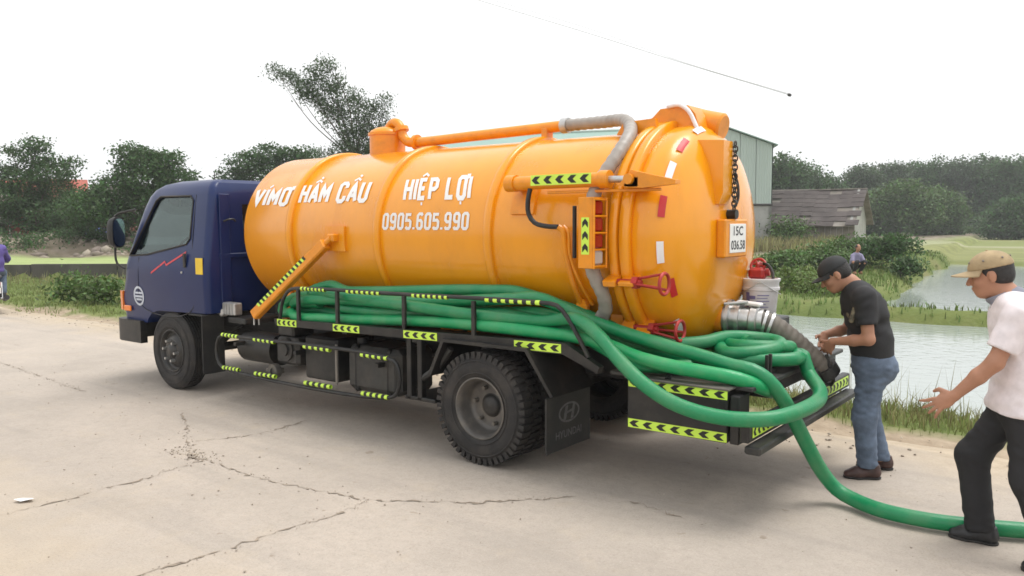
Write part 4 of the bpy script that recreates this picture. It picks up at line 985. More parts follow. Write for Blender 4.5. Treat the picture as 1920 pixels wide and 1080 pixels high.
# silver coolant unit behind the cab
mb = MB(); mb.box((.88, -.80, .93), (.22, .10, .13), .012); mb.box((.70, -.80, .885), (.10, .10, .09), .02)
for k in range(4): mb.box((.80+k*.05, -.855, .93), (.008, .01, .12), .002)
mb.cyl((.72, -.80, .93), (.72, -.80, 1.06), .015, n=8); mb.build('coolant_box', 'galv', truck)
# pump, air tanks, battery box, fuel tank along the near side
MB().cyl((1.15, -.78, .57), (1.68, -.78, .57), .155, n=24).build('air_tank', 'black', truck)
mb = MB(); mb.box((1.95, -.72, .60), (.34, .42, .26), .03); mb.cyl((1.95, -.95, .62), (1.95, -.72, .62), .11, n=20); mb.cyl((1.95, -.97, .62), (1.95, -.94, .62), .06, n=12); mb.box((1.88, -.76, .80), (.24, .26, .14), .02); mb.build('vacuum_pump', 'dark', truck)
mb = MB(); mb.lathe([(-.03, .03), (-.03, .07), (0, .075), (.03, .07), (.03, .03)], (1.80, -.96, .40), (0, 1, 0), 14); mb.box((1.72, -.9, .39), (.18, .1, .05), .01); mb.cyl((1.80, -.98, .40), (1.80, -.90, .40), .03, n=10); mb.build('drain_valve', 'rimgrey', truck)
mb = MB(); mb.box((2.45, -.70, .58), (.46, .46, .40), .02); mb.build('battery_box', 'black', truck)
ft = MB().box((3.15, -.72, .55), (.66, .46, .40), .05).build('fuel_tank', 'dark', truck)
for x in (2.95, 3.35): MB().box((x, -.72, .55), (.045, .475, .415), .05).build('tank_strap', 'black', ft)
MB().cyl((2.88, -.80, .75), (2.88, -.80, .80), .05, n=14).build('filler_cap', 'black', ft)
MB().box((2.72, -.97, .56), (.022, .02, .36), .004).build('hanger_strap', 'timber' if 'timber' in M else 'dark', truck)
for x in (3.68, 3.80): MB().box((x, -1.0, .64), (.05, .06, .50), .006).build('guard_post', 'black', truck)
MB().box((3.80, -.78, .40), (.34, .5, .03), .006).build('guard_plate', 'black', truck)
MB().tube(spline([(3.78, -1.0, .55), (3.98, -1.0, .68), (4.12, -1.0, .84)], .1), .028, 8).build('wing_stay', 'dark', truck)
for s in (1,): mb = MB(); mb.box((2.3, .75, .58), (2.0, .45, .42), .04); mb.build('far_side_boxes', 'black', truck)
# rear wheel wings and flaps
for s in (-1, 1):
    mb = MB(); pts = [(3.98, .62), (4.12, .90), (4.90, .90), (5.12, .60), (5.15, .60), (4.92, .925), (4.10, .925), (3.95, .63)]
    mb.prism(pts, 'y', min(s*1.09, s*.56), max(s*1.09, s*.56)); mb.build('wheel_wing', 'black', truck)
    fl_ = MB().box((5.13, s*.87, .40), (.014, .57, .40), .004).build('mud_flap', 'flap', truck)
    if s < 0:
        near_flap = fl_; mb = MB(); c = np.array([5.139, -.87, .46]); E = lambda a_, b_, n=28: [(c[0], c[1]+a_*math.cos(t), c[2]+b_*math.sin(t)) for t in np.linspace(0, 2*math.pi, n, endpoint=False)]
        mb.add(E(.135, .073)+E(.115, .058), [(j, (j+1) % 28, 28+(j+1) % 28, 28+j) for j in range(28)])
        for a0, a1 in ((-.065, -.035), (.03, .06)): mb.add([(c[0], c[1]+a0-.012, c[2]-.05), (c[0], c[1]+a0+.022, c[2]-.05), (c[0], c[1]+a0+.052, c[2]+.05), (c[0], c[1]+a0+.018, c[2]+.05)], [(0, 1, 2, 3)])
        mb.add([(c[0], c[1]-.055, c[2]-.014), (c[0], c[1]+.05, c[2]+.004), (c[0], c[1]+.055, c[2]+.022), (c[0], c[1]-.05, c[2]+.004)], [(0, 1, 2, 3)])
        mb.build('flap_emblem', 'greymark', fl_, 0)

# ---- lettering helper
def text_mesh(s, height, bold=.0, spacing=1.0):
    cu = bpy.data.curves.new('t', 'FONT'); cu.body = s; cu.size = 1.0; cu.offset = bold; cu.space_character = spacing; cu.resolution_u = 3
    o = bpy.data.objects.new('t', cu); COL.objects.link(o); dg = bpy.context.evaluated_depsgraph_get(); me = bpy.data.meshes.new_from_object(o.evaluated_get(dg)); bpy.data.objects.remove(o)
    bm = bmesh.new(); bm.from_mesh(me); k = height/.72
    for v in bm.verts: v.co *= k
    return bm
def text_on(name, s, parent, m, width, height, place, bold=.02, slant=0., cuts=6, spacing=1.0):
    """place(a, b) maps text plane (a along, b up from the baseline) to the scene"""
    bm = text_mesh(s, height, bold, spacing); x0 = min(v.co.x for v in bm.verts); x1 = max(v.co.x for v in bm.verts)
    for v in bm.verts: v.co.x = (v.co.x-x0)*width/(x1-x0)
    bmesh.ops.triangulate(bm, faces=bm.faces)
    for i in range(1, cuts):
        bmesh.ops.bisect_plane(bm, geom=list(bm.verts)+list(bm.edges)+list(bm.faces), plane_co=(0, -height*.3+i*height*1.8/cuts, 0), plane_no=(0, 1, 0))
    for v in bm.verts: v.co = Vector(place(v.co.x+v.co.y*slant, v.co.y))
    me = bpy.data.meshes.new(name); bm.to_mesh(me); bm.free(); me.materials.append(M[m]); return link(name, me, parent)
text_on('flap_lettering', 'HYUNDAI', near_flap, 'greymark', .33, .055, lambda a, b: (5.139, -1.04+a, .285+b), .012, cuts=1)

# ---- the tank
prof = [(1.065, 0.0)]
prof = [(.93, .001), (.94, .25), (.97, .48), (1.01, .64), (1.05, .73), (1.09, .775), (1.13, TR), (5.50, TR)]
tank = MB().lathe(prof, (0, 0, TZ), (1, 0, 0), 96).build('tank', 'orange', truck, 40)
def ring(name, x, wd, r0, r1, m='orange', parent=None, n=96, bevel=.012):
    return MB().lathe([(x-wd/2, r0), (x-wd/2, r1-bevel), (x-wd/2+bevel, r1), (x+wd/2-bevel, r1), (x+wd/2, r1-bevel), (x+wd/2, r0)], (0, 0, TZ), (1, 0, 0), n).build(name, m, parent or tank, 50)
for x in (1.86, 3.08, 4.33): ring('stiffener_rib', x, .075, TR-.01, TR+.032)
ring('tank_flange', 5.47, .07, TR-.02, TR+.065); ring('gasket', 5.512, .014, TR-.02, TR+.03, 'black'); ring('door_flange', 5.56, .075, TR-.02, TR+.07)
door = MB().lathe([(5.58, TR+.005), (5.62, TR+.028), (5.74, TR+.024), (5.81, .775), (5.87, .70), (5.925, .585), (5.965, .45), (5.99, .28), (6.0, .12), (6.002, .001)], (0, 0, TZ), (1, 0, 0), 96).build('rear_door', 'orange', truck, 40)
DP = np.array([(5.74, TR+.024), (5.81, .775), (5.87, .70), (5.925, .585), (5.965, .45), (5.99, .28), (6.0, .12), (6.002, 0)])
def on_cyl(x, z, k=.006):
    r_ = TR+k; dz = z-TZ; return (x, -math.sqrt(max(1e-6, r_*r_-dz*dz)), z)
def wrap(x0, ang0, k=.004):
    """text plane wrapped round the tank: a along x, b up round the barrel"""
    def f(a, b):
        t = ang0+b/TR; r_ = TR+k; return (x0+a, -r_*math.cos(t), TZ+r_*math.sin(t))
    return f
# condensed sign-painter's capitals, each drawn as mitred strokes
def rr_(w_): return [(.25*w_, 1), (.75*w_, 1), (w_, .88), (w_, .12), (.75*w_, 0), (.25*w_, 0), (0, .12), (0, .88), (.25*w_, 1), (.3*w_, 1)]
def glyph(c, w_):
    up = {'H': [[(0, 0), (0, 1)], [(w_, 0), (w_, 1)], [(0, .5), (w_, .5)]], 'A': [[(-.04, 0), (w_/2, .97), (w_+.04, 0)], [(.1, .3), (w_-.1, .3)]],
          'M': [[(0, 0), (0, .95), (w_*.6, .35), (w_*1.2, .95), (w_*1.2, 0)]], 'C': [[(w_, .72), (w_, .88), (w_*.75, 1), (w_*.25, 1), (0, .88), (0, .12), (w_*.25, 0), (w_*.75, 0), (w_, .12), (w_, .28)]],
          'U': [[(0, 1), (0, .12), (.25*w_, 0), (.75*w_, 0), (w_, .12), (w_, 1)]], 'I': [[(0, 0), (0, 1)]], 'E': [[(w_*.9, .95), (0, .95), (0, .05), (w_*.9, .05)], [(0, .51), (.75*w_, .51)]],
          'P': [[(0, 0), (0, .95), (.7*w_, .95), (w_, .86), (w_, .56), (.7*w_, .46), (0, .46)]], 'L': [[(0, 1), (0, .05), (w_*.95, .05)]], 'O': [rr_(w_)], '0': [rr_(w_)], 'V': [[(-.03, 1), (w_/2, .04), (w_+.03, 1)]],
          '9': [[(w_, .45), (.3*w_, .45), (0, .57), (0, .88), (.25*w_, 1), (.75*w_, 1), (w_, .88), (w_, .12), (.75*w_, 0), (.2*w_, 0), (0, .12)]],
          '6': [[(w_, .88), (.8*w_, 1), (.25*w_, 1), (0, .88), (0, .12), (.25*w_, 0), (.75*w_, 0), (w_, .12), (w_, .43), (.7*w_, .55), (0, .55)]],
          '5': [[(w_, .96), (0, .96), (0, .56), (.7*w_, .56), (w_, .45), (w_, .12), (.75*w_, 0), (.2*w_, 0), (0, .12)]], '.': [[(0, -.06), (0, .09)]]}
    hat = [[(.0, 1.15), (w_/2, 1.29), (w_, 1.15)]]; dotb = [[(w_/2, -.27), (w_/2, -.14)]]
    ext = {'Ầ': ('A', hat+[[(w_*.55, 1.50), (w_*.9, 1.40)]]), 'Ệ': ('E', hat+dotb), 'Ợ': ('O', [[(w_*1.0, .95), (w_*1.28, 1.02), (w_*1.25, 1.16)]]+dotb), 'Ơ': ('O', [[(w_*1.0, .95), (w_*1.28, 1.02), (w_*1.25, 1.16)]]), 'Í': ('I', [[(-.02, 1.14), (.14, 1.30)]])}
    if c in ext: b, e = ext[c]; return up[b]+e, {'I': 0, 'M': 1.2*w_}.get(b, w_)
    return up[c], {'I': 0, 'M': 1.2*w_, '.': 0}.get(c, w_)
def paint(name, txt, width, height, place, slant, th=.215, w_=.42, gap=.30, thin_marks=.11):
    mb = MB(); x = 0; items = []
    for c in txt:
        if c == ' ': x += .42; continue
        st, adv = glyph(c, w_)
        for q_ in st: items.append([(x+a, b) for a, b in q_])
        x += adv+gap
    sx = width/(x-gap+th); sy = height
    for k, q_ in enumerate(items):
        P = np.array(q_, float); mark = P[:, 1].min() > 1.05 or P[:, 1].max() < 0; hw = (thin_marks if mark else th)/2
        P = np.stack([(P[:, 0]+th/2)*sx, P[:, 1]*sy], 1)
        # subdivide so the paint follows the barrel
        Q = [P[0]]
        for a, b in zip(P[:-1], P[1:]): m_ = max(1, int(np.linalg.norm(b-a)/.04)); Q += [a+(b-a)*t for t in np.linspace(0, 1, m_+1)[1:]]
        Q = np.array(Q); T0 = np.diff(Q, axis=0); T0 /= np.linalg.norm(T0, axis=1)[:, None]; N0 = np.stack([-T0[:, 1], T0[:, 0]], 1)
        Nv = np.vstack([N0[:1], (N0[:-1]+N0[1:]), N0[-1:]]); Nv /= np.linalg.norm(Nv, axis=1)[:, None]; cs = np.r_[1, np.clip((Nv[1:-1]*N0[:-1]).sum(1), .55, 1), 1] if len(Q) > 2 else np.ones(2)
        wv = (np.hypot(Nv[:, 0]*sx*hw, Nv[:, 1]*sy*hw)/cs)[:, None]; A_, B_ = Q+Nv*wv, Q-Nv*wv; n = len(Q); off = .0004*(k % 5)
        V = [place(a+b*slant, b, off) for a, b in A_]+[place(a+b*slant, b, off) for a, b in B_]
        mb.add(V, [(i, i+1, n+i+1, n+i) for i in range(n-1)])
    return mb.build(name, 'white', tank, 0)
def barrel(x0, ang0):
    def f(a, b, off): t = ang0+b/TR; r_ = TR+.004+off; return (x0+a, -r_*math.cos(t), TZ+r_*math.sin(t))
    return f
paint('lettering', 'VÍMƠ', .58, .175, barrel(1.19, R(21.2)), -.02)
paint('lettering', 'HẦM CẦU', .97, .19, barrel(1.925, R(22.4)), -.10)
paint('lettering', 'HIỆP LỢI', .76, .20, barrel(3.345, R(22.3)), -.25)
paint('phone_number', '0905.605.990', .985, .122, barrel(3.145, R(4.2)), 0., .20, .40, .30)

# saddles under the tank
for x in (1.5, 2.6, 3.7, 4.8, 5.35):
    mb = MB(); N_ = 14; a = np.linspace(-2.35, -.79, N_); top = [(-(TR+.004)*math.cos(t), TZ+(TR+.004)*math.sin(t)) for t in a]
    mb.prism(top+[(-.62, .855), (.62, .855)][::1] if top[0][0] > 0 else top+[(.62, .855), (-.62, .855)], 'x', x-.05, x+.05); mb.build('saddle', 'orange2', truck)
for y in (-.38, .38): MB().box((3.4, y, .85), (4.6, .10, .012), .003).build('bearer', 'dark', truck)

# pipe neck on top, gooseneck and return pipe
nk = MB().lathe([(-.08, .175), (.19, .175), (.19, .19), (.215, .19), (.215, .175), (.235, .165), (.265, .11), (.275, .06), (.276, .001)], (2.40, 0, TZ+TR-.02), (0, 0, 1), 36).build('pipe_neck', 'orange2', tank)
P = spline([(2.42, 0, 2.70), (2.43, 0, 2.755), (2.48, 0, 2.79), (2.55, -.01, 2.785), (2.60, -.01, 2.73), (2.625, -.01, 2.655), (2.68, 0, 2.60), (2.78, 0, 2.588), (3.6, 0, 2.60), (4.50, 0, 2.617)], .03)
MB().tube(P, .046, 16).build('return_pipe', 'orange2', tank)
for x in (2.66,): MB().lathe([(-.018, .04), (-.018, .072), (.018, .072), (.018, .04)], (2.80, 0, 2.588), (1, 0, 0), 20).build('pipe_flange', 'orange2', tank)
MB().lathe([(-.018, .04), (-.018, .074), (.018, .074), (.018, .04)], (2.603, -.01, 2.72), (.3, 0, -.95), 20).build('pipe_flange', 'orange2', tank)
MB().box((4.33, 0, 2.56), (.06, .10, .10), .008).build('pipe_support', 'orange2', tank)
MB().lathe([(-.03, .045), (-.03, .064), (.03, .064), (.03, .045)], (4.52, 0, 2.617), (1, 0, 0), 20).build('pipe_clamp', 'galv', tank)
FX = [(4.50, 0, 2.617), (4.70, -.02, 2.615), (4.95, -.06, 2.61), (5.13, -.14, 2.60), (5.25, -.24, 2.555), (5.34, -.37, 2.49), (5.395, -.50, 2.42), (5.405, -.63, 2.32), (5.385, -.72, 2.22), (5.352, -.79, 2.12), (5.325, -.84, 2.02), (5.305, -.868, 1.88), (5.30, -.876, 1.70), (5.315, -.868, 1.52), (5.345, -.84, 1.41), (5.375, -.80, 1.31), (5.36, -.745, 1.20), (5.28, -.70, 1.11)]
P = spline(FX, .022); rr = .049+.0028*np.sin(np.arange(len(P))*2.1)
MB().tube(P, rr, 18).build('flexible_hose', 'greyhose', tank)

# hydraulic ram of the rear door
ram = MB().cyl((4.62, -.86, 2.105), (5.46, -.88, 2.108), .05, n=20).cyl((4.58, -.86, 2.105), (4.66, -.86, 2.105), .062, n=20).cyl((5.40, -.88, 2.108), (5.47, -.88, 2.108), .062, n=20).build('door_ram', 'orange2', tank)
MB().box((4.64, -.80, 2.10), (.08, .16, .10), .01).build('ram_mount', 'orange2', tank)
MB().cyl((5.46, -.88, 2.108), (5.66, -.88, 2.10), .024, n=14).build('ram_rod', 'steel', ram)
tape(ram, (4.83, -.915, 2.118), (1, -.02, 0), (0, 0, 1), .52, .075, 5, -1)
MB().box((5.40, -.87, 2.03), (.9, .02, .02), .004).build('ram_guide', 'orange2', ram)
mb = MB(); mb.prism([(5.56, 2.06), (5.66, 2.16), (5.74, 2.14), (5.98, 2.085), (5.98, 2.06), (5.74, 2.04)], 'y', -.93, -.86); mb.box((5.66, -.84, 2.08), (.12, .18, .08), .01); mb.cyl((5.65, -.96, 2.10), (5.65, -.82, 2.10), .035, n=14); mb.build('ram_arm', 'orange2', door)

MB().tube(spline([(4.80, -.88, 2.06), (4.795, -.90, 1.98), (4.80, -.90, 1.88), (4.85, -.895, 1.815), (4.95, -.89, 1.79), (5.05, -.885, 1.785)], .03), .018, 8).build('oil_hose', 'black', tank)
MB().tube(spline([(5.05, -.885, 1.785), (5.08, -.87, 1.76), (5.09, -.845, 1.60), (5.11, -.79, 1.40), (5.13, -.70, 1.22)], .04), .022, 10).build('oil_pipe', 'orange2', tank)
MB().tube(spline([(5.08, -.86, 1.79), (5.12, -.86, 1.75), (5.125, -.85, 1.60), (5.17, -.79, 1.40), (5.22, -.69, 1.22)], .04), .012, 8).build('oil_pipe', 'orange2', tank)
mb = MB(); mb.cyl((5.14, -.72, 1.22), (5.14, -.66, 1.22), .045, n=6); mb.box((5.14, -.70, 1.20), (.1, .05, .05), .01); mb.build('pipe_union', 'orange2', tank)
# lamp box on the flank
lb = MB().box((5.375, -1.03, 1.745), (.115, .012, .48), .003).box((5.322, -.955, 1.745), (.012, .16, .48), .003).box((5.375, -.955, 1.98), (.115, .16, .012), .003).box((5.375, -.955, 1.51), (.115, .16, .012), .003).build('lamp_box', 'orange2', tank)
MB().box((5.245, -.97, 1.75), (.02, .03, .36), .004).build('lamp_bracket', 'black', lb)
for k, m_ in enumerate(('redlens', 'redlens', 'redlens', 'clearlens')):
    MB().box((5.40, -.955, 1.915-k*.113), (.05, .14, .098), .012).build('rear_lamp', m_, lb)
for z in (1.97, 1.858, 1.745, 1.632, 1.52): MB().cyl((5.442, -1.035, z), (5.442, -.87, z), .007, n=6).build('lamp_guard_bar', 'orange2', lb)
for y in (-1.035, -.875): MB().cyl((5.442, y, 1.505), (5.442, y, 1.985), .008, n=6).build('lamp_guard_bar', 'orange2', lb)
tape(lb, (5.375, -1.037, 1.60), (0, 0, 1), (1, 0, 0), .25, .062, 3, 1)
def tank_patch(name, m, x0, x1, a0, a1, k=.022):
    mb = MB(); n = 9; A = np.radians(np.linspace(a0, a1, n)); V = []
    for r_ in (TR-.02, TR+k):
        for a in A: V += [(x0, -r_*math.cos(a), TZ+r_*math.sin(a)), (x1, -r_*math.cos(a), TZ+r_*math.sin(a))]
    o = 2*n; F = [(o+2*i, o+2*i+1, o+2*i+3, o+2*i+2) for i in range(n-1)]+[(2*i, 2*i+2, o+2*i+2, o+2*i) for i in range(n-1)]+[(2*i+1, 2*i+3, o+2*i+3, o+2*i+1) for i in range(n-1)]+[(0, 1, o+1, o), (2*n-2, 2*n-1, o+2*n-1, o+2*n-2)]
    return mb.add(V, F).build(name, m, tank)
tank_patch('ram_pad', 'orange2', 4.55, 4.76, 12, 34)
# prop with chevron tape and its pad
tank_patch('prop_pad', 'orange', 2.41, 2.67, -10.5, 5.5)
MB().box((2.55, -.83, 1.685), (.09, .09, .07), .01).build('prop_lug', 'orange2', tank)
p0, p1 = np.array([1.60, -1.03, .93]), np.array([2.55, -.86, 1.685]); u = (p1-p0)/np.linalg.norm(p1-p0); L_ = np.linalg.norm(p1-p0); nrm = np.cross(u, [0, 1, 0]); nrm /= np.linalg.norm(nrm); sdv = np.cross(u, nrm)
rot = np.stack([u, sdv, nrm], 1); prop = MB().box((p0+p1)/2-u*.04, (L_-.08, .085, .10), .012, rot=rot).cyl(p1-u*.12, p1, .03, .025, 12).build('prop', 'orange2', truck)
sg = 1 if sdv[1] < 0 else -1; top_n = nrm if nrm[2] > 0 else -nrm
mb = MB(); n_ = 14; a0, a1 = .10, .72
for i in range(n_*2):
    t0, t1 = a0+(a1-a0)*i/(n_*2), a0+(a1-a0)*(i+1)/(n_*2); Q = [p0+u*L_*t+top_n*.0515+sdv*k*.034 for t, k in ((t0, -1), (t1, -1), (t1, 1), (t0, 1))]; mb.add(Q, [(0, 1, 2, 3)], i % 2)
    Q = [p0+u*L_*t+sdv*sg*.0435+top_n*k for t, k in ((t0+.012, .005), (t1+.012, .005), (t1, .046), (t0, .046))]; mb.add(Q, [(0, 1, 2, 3)], i % 2)
mb.build('reflective_tape', ['tape', 'tapeblack'], prop, 0)
for k in (-.03, .03): MB().cyl(p0+sdv*k+u*.03, p0+sdv*k-np.array([-.03, 0, .09]), .008, n=6).build('prop_pin', 'galv', prop)

# ---- details on the rear door
def dome(y, z, k=0.):
    r_ = math.hypot(y, z-TZ); x = np.interp(r_, DP[::-1, 1], DP[::-1, 0]); return np.array([x+k, y, z])
def dome_patch(name, m, ang, r0, r1, half, twist=0.):
    """reflector lying on the curve of the door: ang about the axis from the road side, r0..r1 as distance along the profile"""
    V = []; F = []; n1, n2 = 8, 4
    # profile arc-length parametrisation starting at the skirt
    pr = np.array([(5.62, TR+.028), (5.74, TR+.024), (5.78, .802), (5.81, .775), (5.84, .74), (5.87, .70), (5.925, .585)]); s_ = np.r_[0, np.cumsum(np.linalg.norm(np.diff(pr, axis=0), axis=1))]
    for i in range(n1+1):
        t = -half+2*half*i/n1
        for j in range(n2+1):
            s = r0+(r1-r0)*j/n2; x = np.interp(s, s_, pr[:, 0]); r_ = np.interp(s, s_, pr[:, 1])+.005; a = R(ang)+(t+twist*(s-r0))/.8
            V.append((x+.003, -r_*math.cos(a), TZ+r_*math.sin(a)))
    F = [(i*(n2+1)+j, i*(n2+1)+j+1, (i+1)*(n2+1)+j+1, (i+1)*(n2+1)+j) for i in range(n1) for j in range(n2)]
    return MB().add(V, F).build(name, m, door)
for ang, m_ in ((15.5, 'redstrip'), (-7, 'whitestrip'), (35, 'whitestrip'), (54, 'redstrip'), (-27, 'redstrip'), (-52, 'whitestrip'), (75, 'whitestrip'), (100, 'redstrip')):
    dome_patch('reflector', m_, ang, .165 if ang != -27 else .22, .215 if ang != -27 else .27, .075)
# door clamps: screw with red handwheel
def clamp(ang, rr=.95, out=.30, tilt=0.):
    a = R(ang); rad = np.array([0, -math.cos(a), math.sin(a)]); tn = np.array([0, math.sin(a), math.cos(a)]); c = np.array([5.60, 0, TZ])+rad*rr
    cl = MB().box(np.array([5.47, 0, TZ])+rad*(TR+.09), (.10, .13, .05), .008, rot=np.stack([[1, 0, 0], rad, tn], 1)).box(np.array([5.60, 0, TZ])+rad*(TR+.085), (.12, .14, .035), .008, rot=np.stack([[1, 0, 0], rad, tn], 1)).build('door_clamp', 'orange2', door)
    mb = MB(); ctr = np.array([5.60+out, 0, TZ])+rad*(rr-.03)
    mb.tube(np.array([ctr+(rad*math.cos(t)+tn*math.sin(t))*.070 for t in np.linspace(0, 2*math.pi, 25)]), .012, 8, False)
    for t in (0, 2.09, 4.19): mb.cyl(np.array([5.66, 0, TZ])+rad*(rr-.03)+(rad*math.cos(t)+tn*math.sin(t))*.025, ctr+(rad*math.cos(t)+tn*math.sin(t))*.068, .010, n=6)
    mb.cyl(np.array([5.50, 0, TZ])+rad*(rr-.03), np.array([5.70, 0, TZ])+rad*(rr-.03), .022, n=12); mb.cyl(np.array([5.64, 0, TZ])+rad*(rr-.03), np.array([5.68, 0, TZ])+rad*(rr-.03), .045, n=6)
    mb.build('handwheel', 'redpaint', cl)
for a_, r_ in ((-19.5, .93), (-46.5, .91), (199.5, .93), (226.5, .91)): clamp(a_, r_, .27)
# hinge housing on top
mb = MB(); mb.prism([(5.22, 2.50), (5.30, 2.545), (5.40, 2.60), (5.46, 2.655), (5.68, 2.665), (5.74, 2.60), (5.78, 2.47), (5.50, 2.46)], 'y', -.14, .30); hg = mb.build('hinge_housing', 'orange2', door)
MB().lathe([(0, .001), (0, .09), (.015, .105), (.18, .105), (.195, .09), (.195, .001)], (5.66, .12, 2.56), (1, 0, -.25), 24).build('hinge_cover', 'orange2', hg)
mb = MB(); mb.prism([(5.18, 2.47), (5.24, 2.56), (5.50, 2.57), (5.52, 2.47)], 'y', -.30, -.26); mb.prism([(5.18, 2.47), (5.24, 2.56), (5.50, 2.57), (5.52, 2.47)], 'y', .36, .40); mb.cyl((5.32, -.34, 2.54), (5.32, .42, 2.54), .022, n=12); mb.build('hinge_bracket', 'orange2', tank)
MB().tube(spline([(5.52, -.145, 2.665), (5.62, -.16, 2.67), (5.70, -.17, 2.62), (5.76, -.18, 2.52), (5.80, -.19, 2.44)], .03), .016, 8).build('strap', 'whitestrip', hg)
# tall box with chain, plate panel
bxm = MB().prism([(5.70, 2.40), (6.03, 2.38), (6.03, 2.02), (6.0, 1.94), (5.80, 1.94)], 'y', -.30, -.14).build('chain_box', 'orange', door)
mb = MB()
for k in range(15):
    z = 2.36-k*.032; c = np.array([6.045, -.135, z]); ax = np.array([.018, 0, 0]) if k % 2 else np.array([0, .018, 0])
    mb.tube(np.array([c+ax*math.cos(t)+np.array([0, 0, .024])*math.sin(t) for t in np.linspace(0, 2*math.pi, 13)]), .006, 5, False)
mb.build('chain', 'dark', door)
MB().tube(spline([(6.045, -.135, 2.15), (6.05, -.09, 2.08), (6.05, -.08, 1.98), (6.045, -.11, 1.93)], .02), .011, 6).build('chain_tail', 'dark', door)
MB().cyl((5.98, -.12, 1.87), (6.06, -.12, 1.87), .035, n=14).build('plate_lamp', 'black', door)
pp_ = MB().box((6.02, -.10, 1.70), (.07, .40, .27), .01).build('plate_panel', 'orange2', door)
npl = MB().box((6.058, -.09, 1.70), (.006, .29, .205), .003).build('number_plate', 'plate', door)
text_on('plate_lettering', '15C', npl, 'ink', .17, .065, lambda a, b: (6.0625, -.175+a, 1.722+b), .015, cuts=1)
text_on('plate_lettering', '036.58', npl, 'ink', .25, .065, lambda a, b: (6.0625, -.215+a, 1.622+b), .015, cuts=1)

# outlet valve at the bottom of the door and its muddy hose
ov = MB().lathe([(-.10, .11), (.03, .11), (.03, .135), (.055, .135), (.055, .10), (.10, .10), (.10, .118), (.125, .118), (.125, .092), (.19, .088), (.20, .10), (.245, .10), (.255, .086), (.29, .084)], (5.92, .02, 1.115), (1, .12, -.05), 32).build('outlet_valve', 'steel', truck)
MB().box((6.10, .05, 1.222), (.18, .08, .028), .008, rot=Matrix.Rotation(R(4), 3, 'Y')).build('valve_lever', 'white', ov)
MB().cyl((5.95, -.06, 1.22), (6.10, .02, 1.235), .012, n=8).build('lever_pin', 'galv', ov)
MB().lathe([(-.06, .09), (-.06, .12), (.0, .125), (.0, .09)], (5.93, .02, 1.115), (1, .12, -.05), 24).build('outlet_collar', 'orange2', ov)
P = spline([(6.17, .05, 1.10), (6.26, .075, 1.07), (6.36, .14, .985), (6.47, .245, .855), (6.565, .335, .735)], .012); rr = .078+.0035*np.sin(np.arange(len(P))*1.6)
mh = MB().tube(P, rr, 22).build('suction_hose', 'mudhose'); tag(mh, 'thick muddy grey corrugated hose sloping from the tank outlet to the stooping man', 'hose')
for c_, ax_ in (((6.215, .06, 1.088), (1, .25, -.25)), ((6.25, .07, 1.073), (1, .3, -.35))): MB().lathe([(-.01, .085), (-.01, .096), (.01, .096), (.01, .085)], c_, ax_, 24).build('hose_clip', 'steel', mh)
mb = MB(); mb.lathe([(-.03, .08), (-.03, .098), (.05, .098), (.05, .07), (-.03, .07)], (6.56, .33, .745), (.4, .5, -.9), 22, close=True); mb.tube(spline([(6.52, .25, .80), (6.54, .22, .74), (6.57, .26, .66), (6.60, .33, .64)], .02), .014, 6); mb.tube(spline([(6.58, .30, .86), (6.61, .28, .78), (6.63, .31, .68), (6.60, .36, .63)], .02), .014, 6); mb.build('hose_coupling', 'dark', mh)

# ---- rails, rack and rear deck
sr = MB().prism([(1.95, .865), (5.20, .905), (5.48, .80), (5.50, .845), (5.22, .985), (1.93, .925)], 'y', -1.05, -.99).build('side_rail', 'black', truck)
MB().prism([(1.95, .865), (5.20, .905), (5.48, .80), (5.50, .845), (5.22, .985), (1.93, .925)], 'y', .99, 1.05).build('side_rail', 'black', truck)
for s in (-1, 1): MB().box((3.55, s*.80, .905), (3.2, .38, .02), .004).build('rack_floor', 'dark', truck)
for s in (-1, 1):
    for x in (2.1, 2.9, 3.75, 4.9): MB().box((x, s*.72, .875), (.06, .62, .04), .004).build('rack_bearer', 'black', truck)
hr = MB().tube(spline([(2.00, -1.03, .92), (2.05, -1.03, 1.10), (2.16, -1.03, 1.205), (2.4, -1.03, 1.228), (3.5, -1.03, 1.24), (5.0, -1.03, 1.252), (5.14, -1.03, 1.24), (5.22, -1.03, 1.17), (5.34, -1.03, 1.0), (5.40, -1.03, .90)], .05), .016, 10).build('hand_rail', 'black', truck)
for x in (2.28, 2.82, 3.64, 4.38): MB().box((x, -1.03, 1.07), (.035, .03, .32), .004).build('rail_post', 'black', hr)
MB().tube(spline([(2.2, -.62, .90), (2.25, -.62, 1.15), (2.4, -.62, 1.2), (4.8, -.62, 1.2), (4.9, -.62, .92)], .1), .014, 8).build('inner_rail', 'black', truck)
for x0, x1 in ((2.33, 2.66), (2.95, 3.36), (3.74, 4.12), (4.50, 5.0)):
    z0, z1 = 1.226+(x0-2.4)*.0095, 1.226+(x1-2.4)*.0095; band_tape(hr, [(x0, -1.03, z0), (x1, -1.03, z1)], .0185, 6)
for x0, x1 in ((1.985, 2.27), (2.78, 3.12), (3.65, 4.02), (4.78, 5.19)):
    zf = lambda x: .895+(x-1.95)*.0152; tape(sr, (x0, -1.0515, zf(x0)), (x1-x0, 0, zf(x1)-zf(x0)), (0, 0, 1), x1-x0, .062, 4, -1)
gp = [(1.10, .70), (3.46, .70), (3.555, .66), (3.59, .54), (3.555, .42), (3.46, .37), (1.10, .36), (.99, .40), (.945, .53), (.99, .66), (1.10, .70)]
gr_ = MB().tube(spline([(x, -1.04, z) for x, z in gp], .06), .017, 10, False).build('side_guard', 'black', truck)
for z, dz in ((.70, 0), (.365, .004)):
    for x0, x1 in ((1.06, 1.33), (1.60, 1.92), (2.36, 2.72), (3.13, 3.45)): band_tape(gr_, [(x0, -1.04, z), (x1, -1.04, z+dz)], .020, 4)
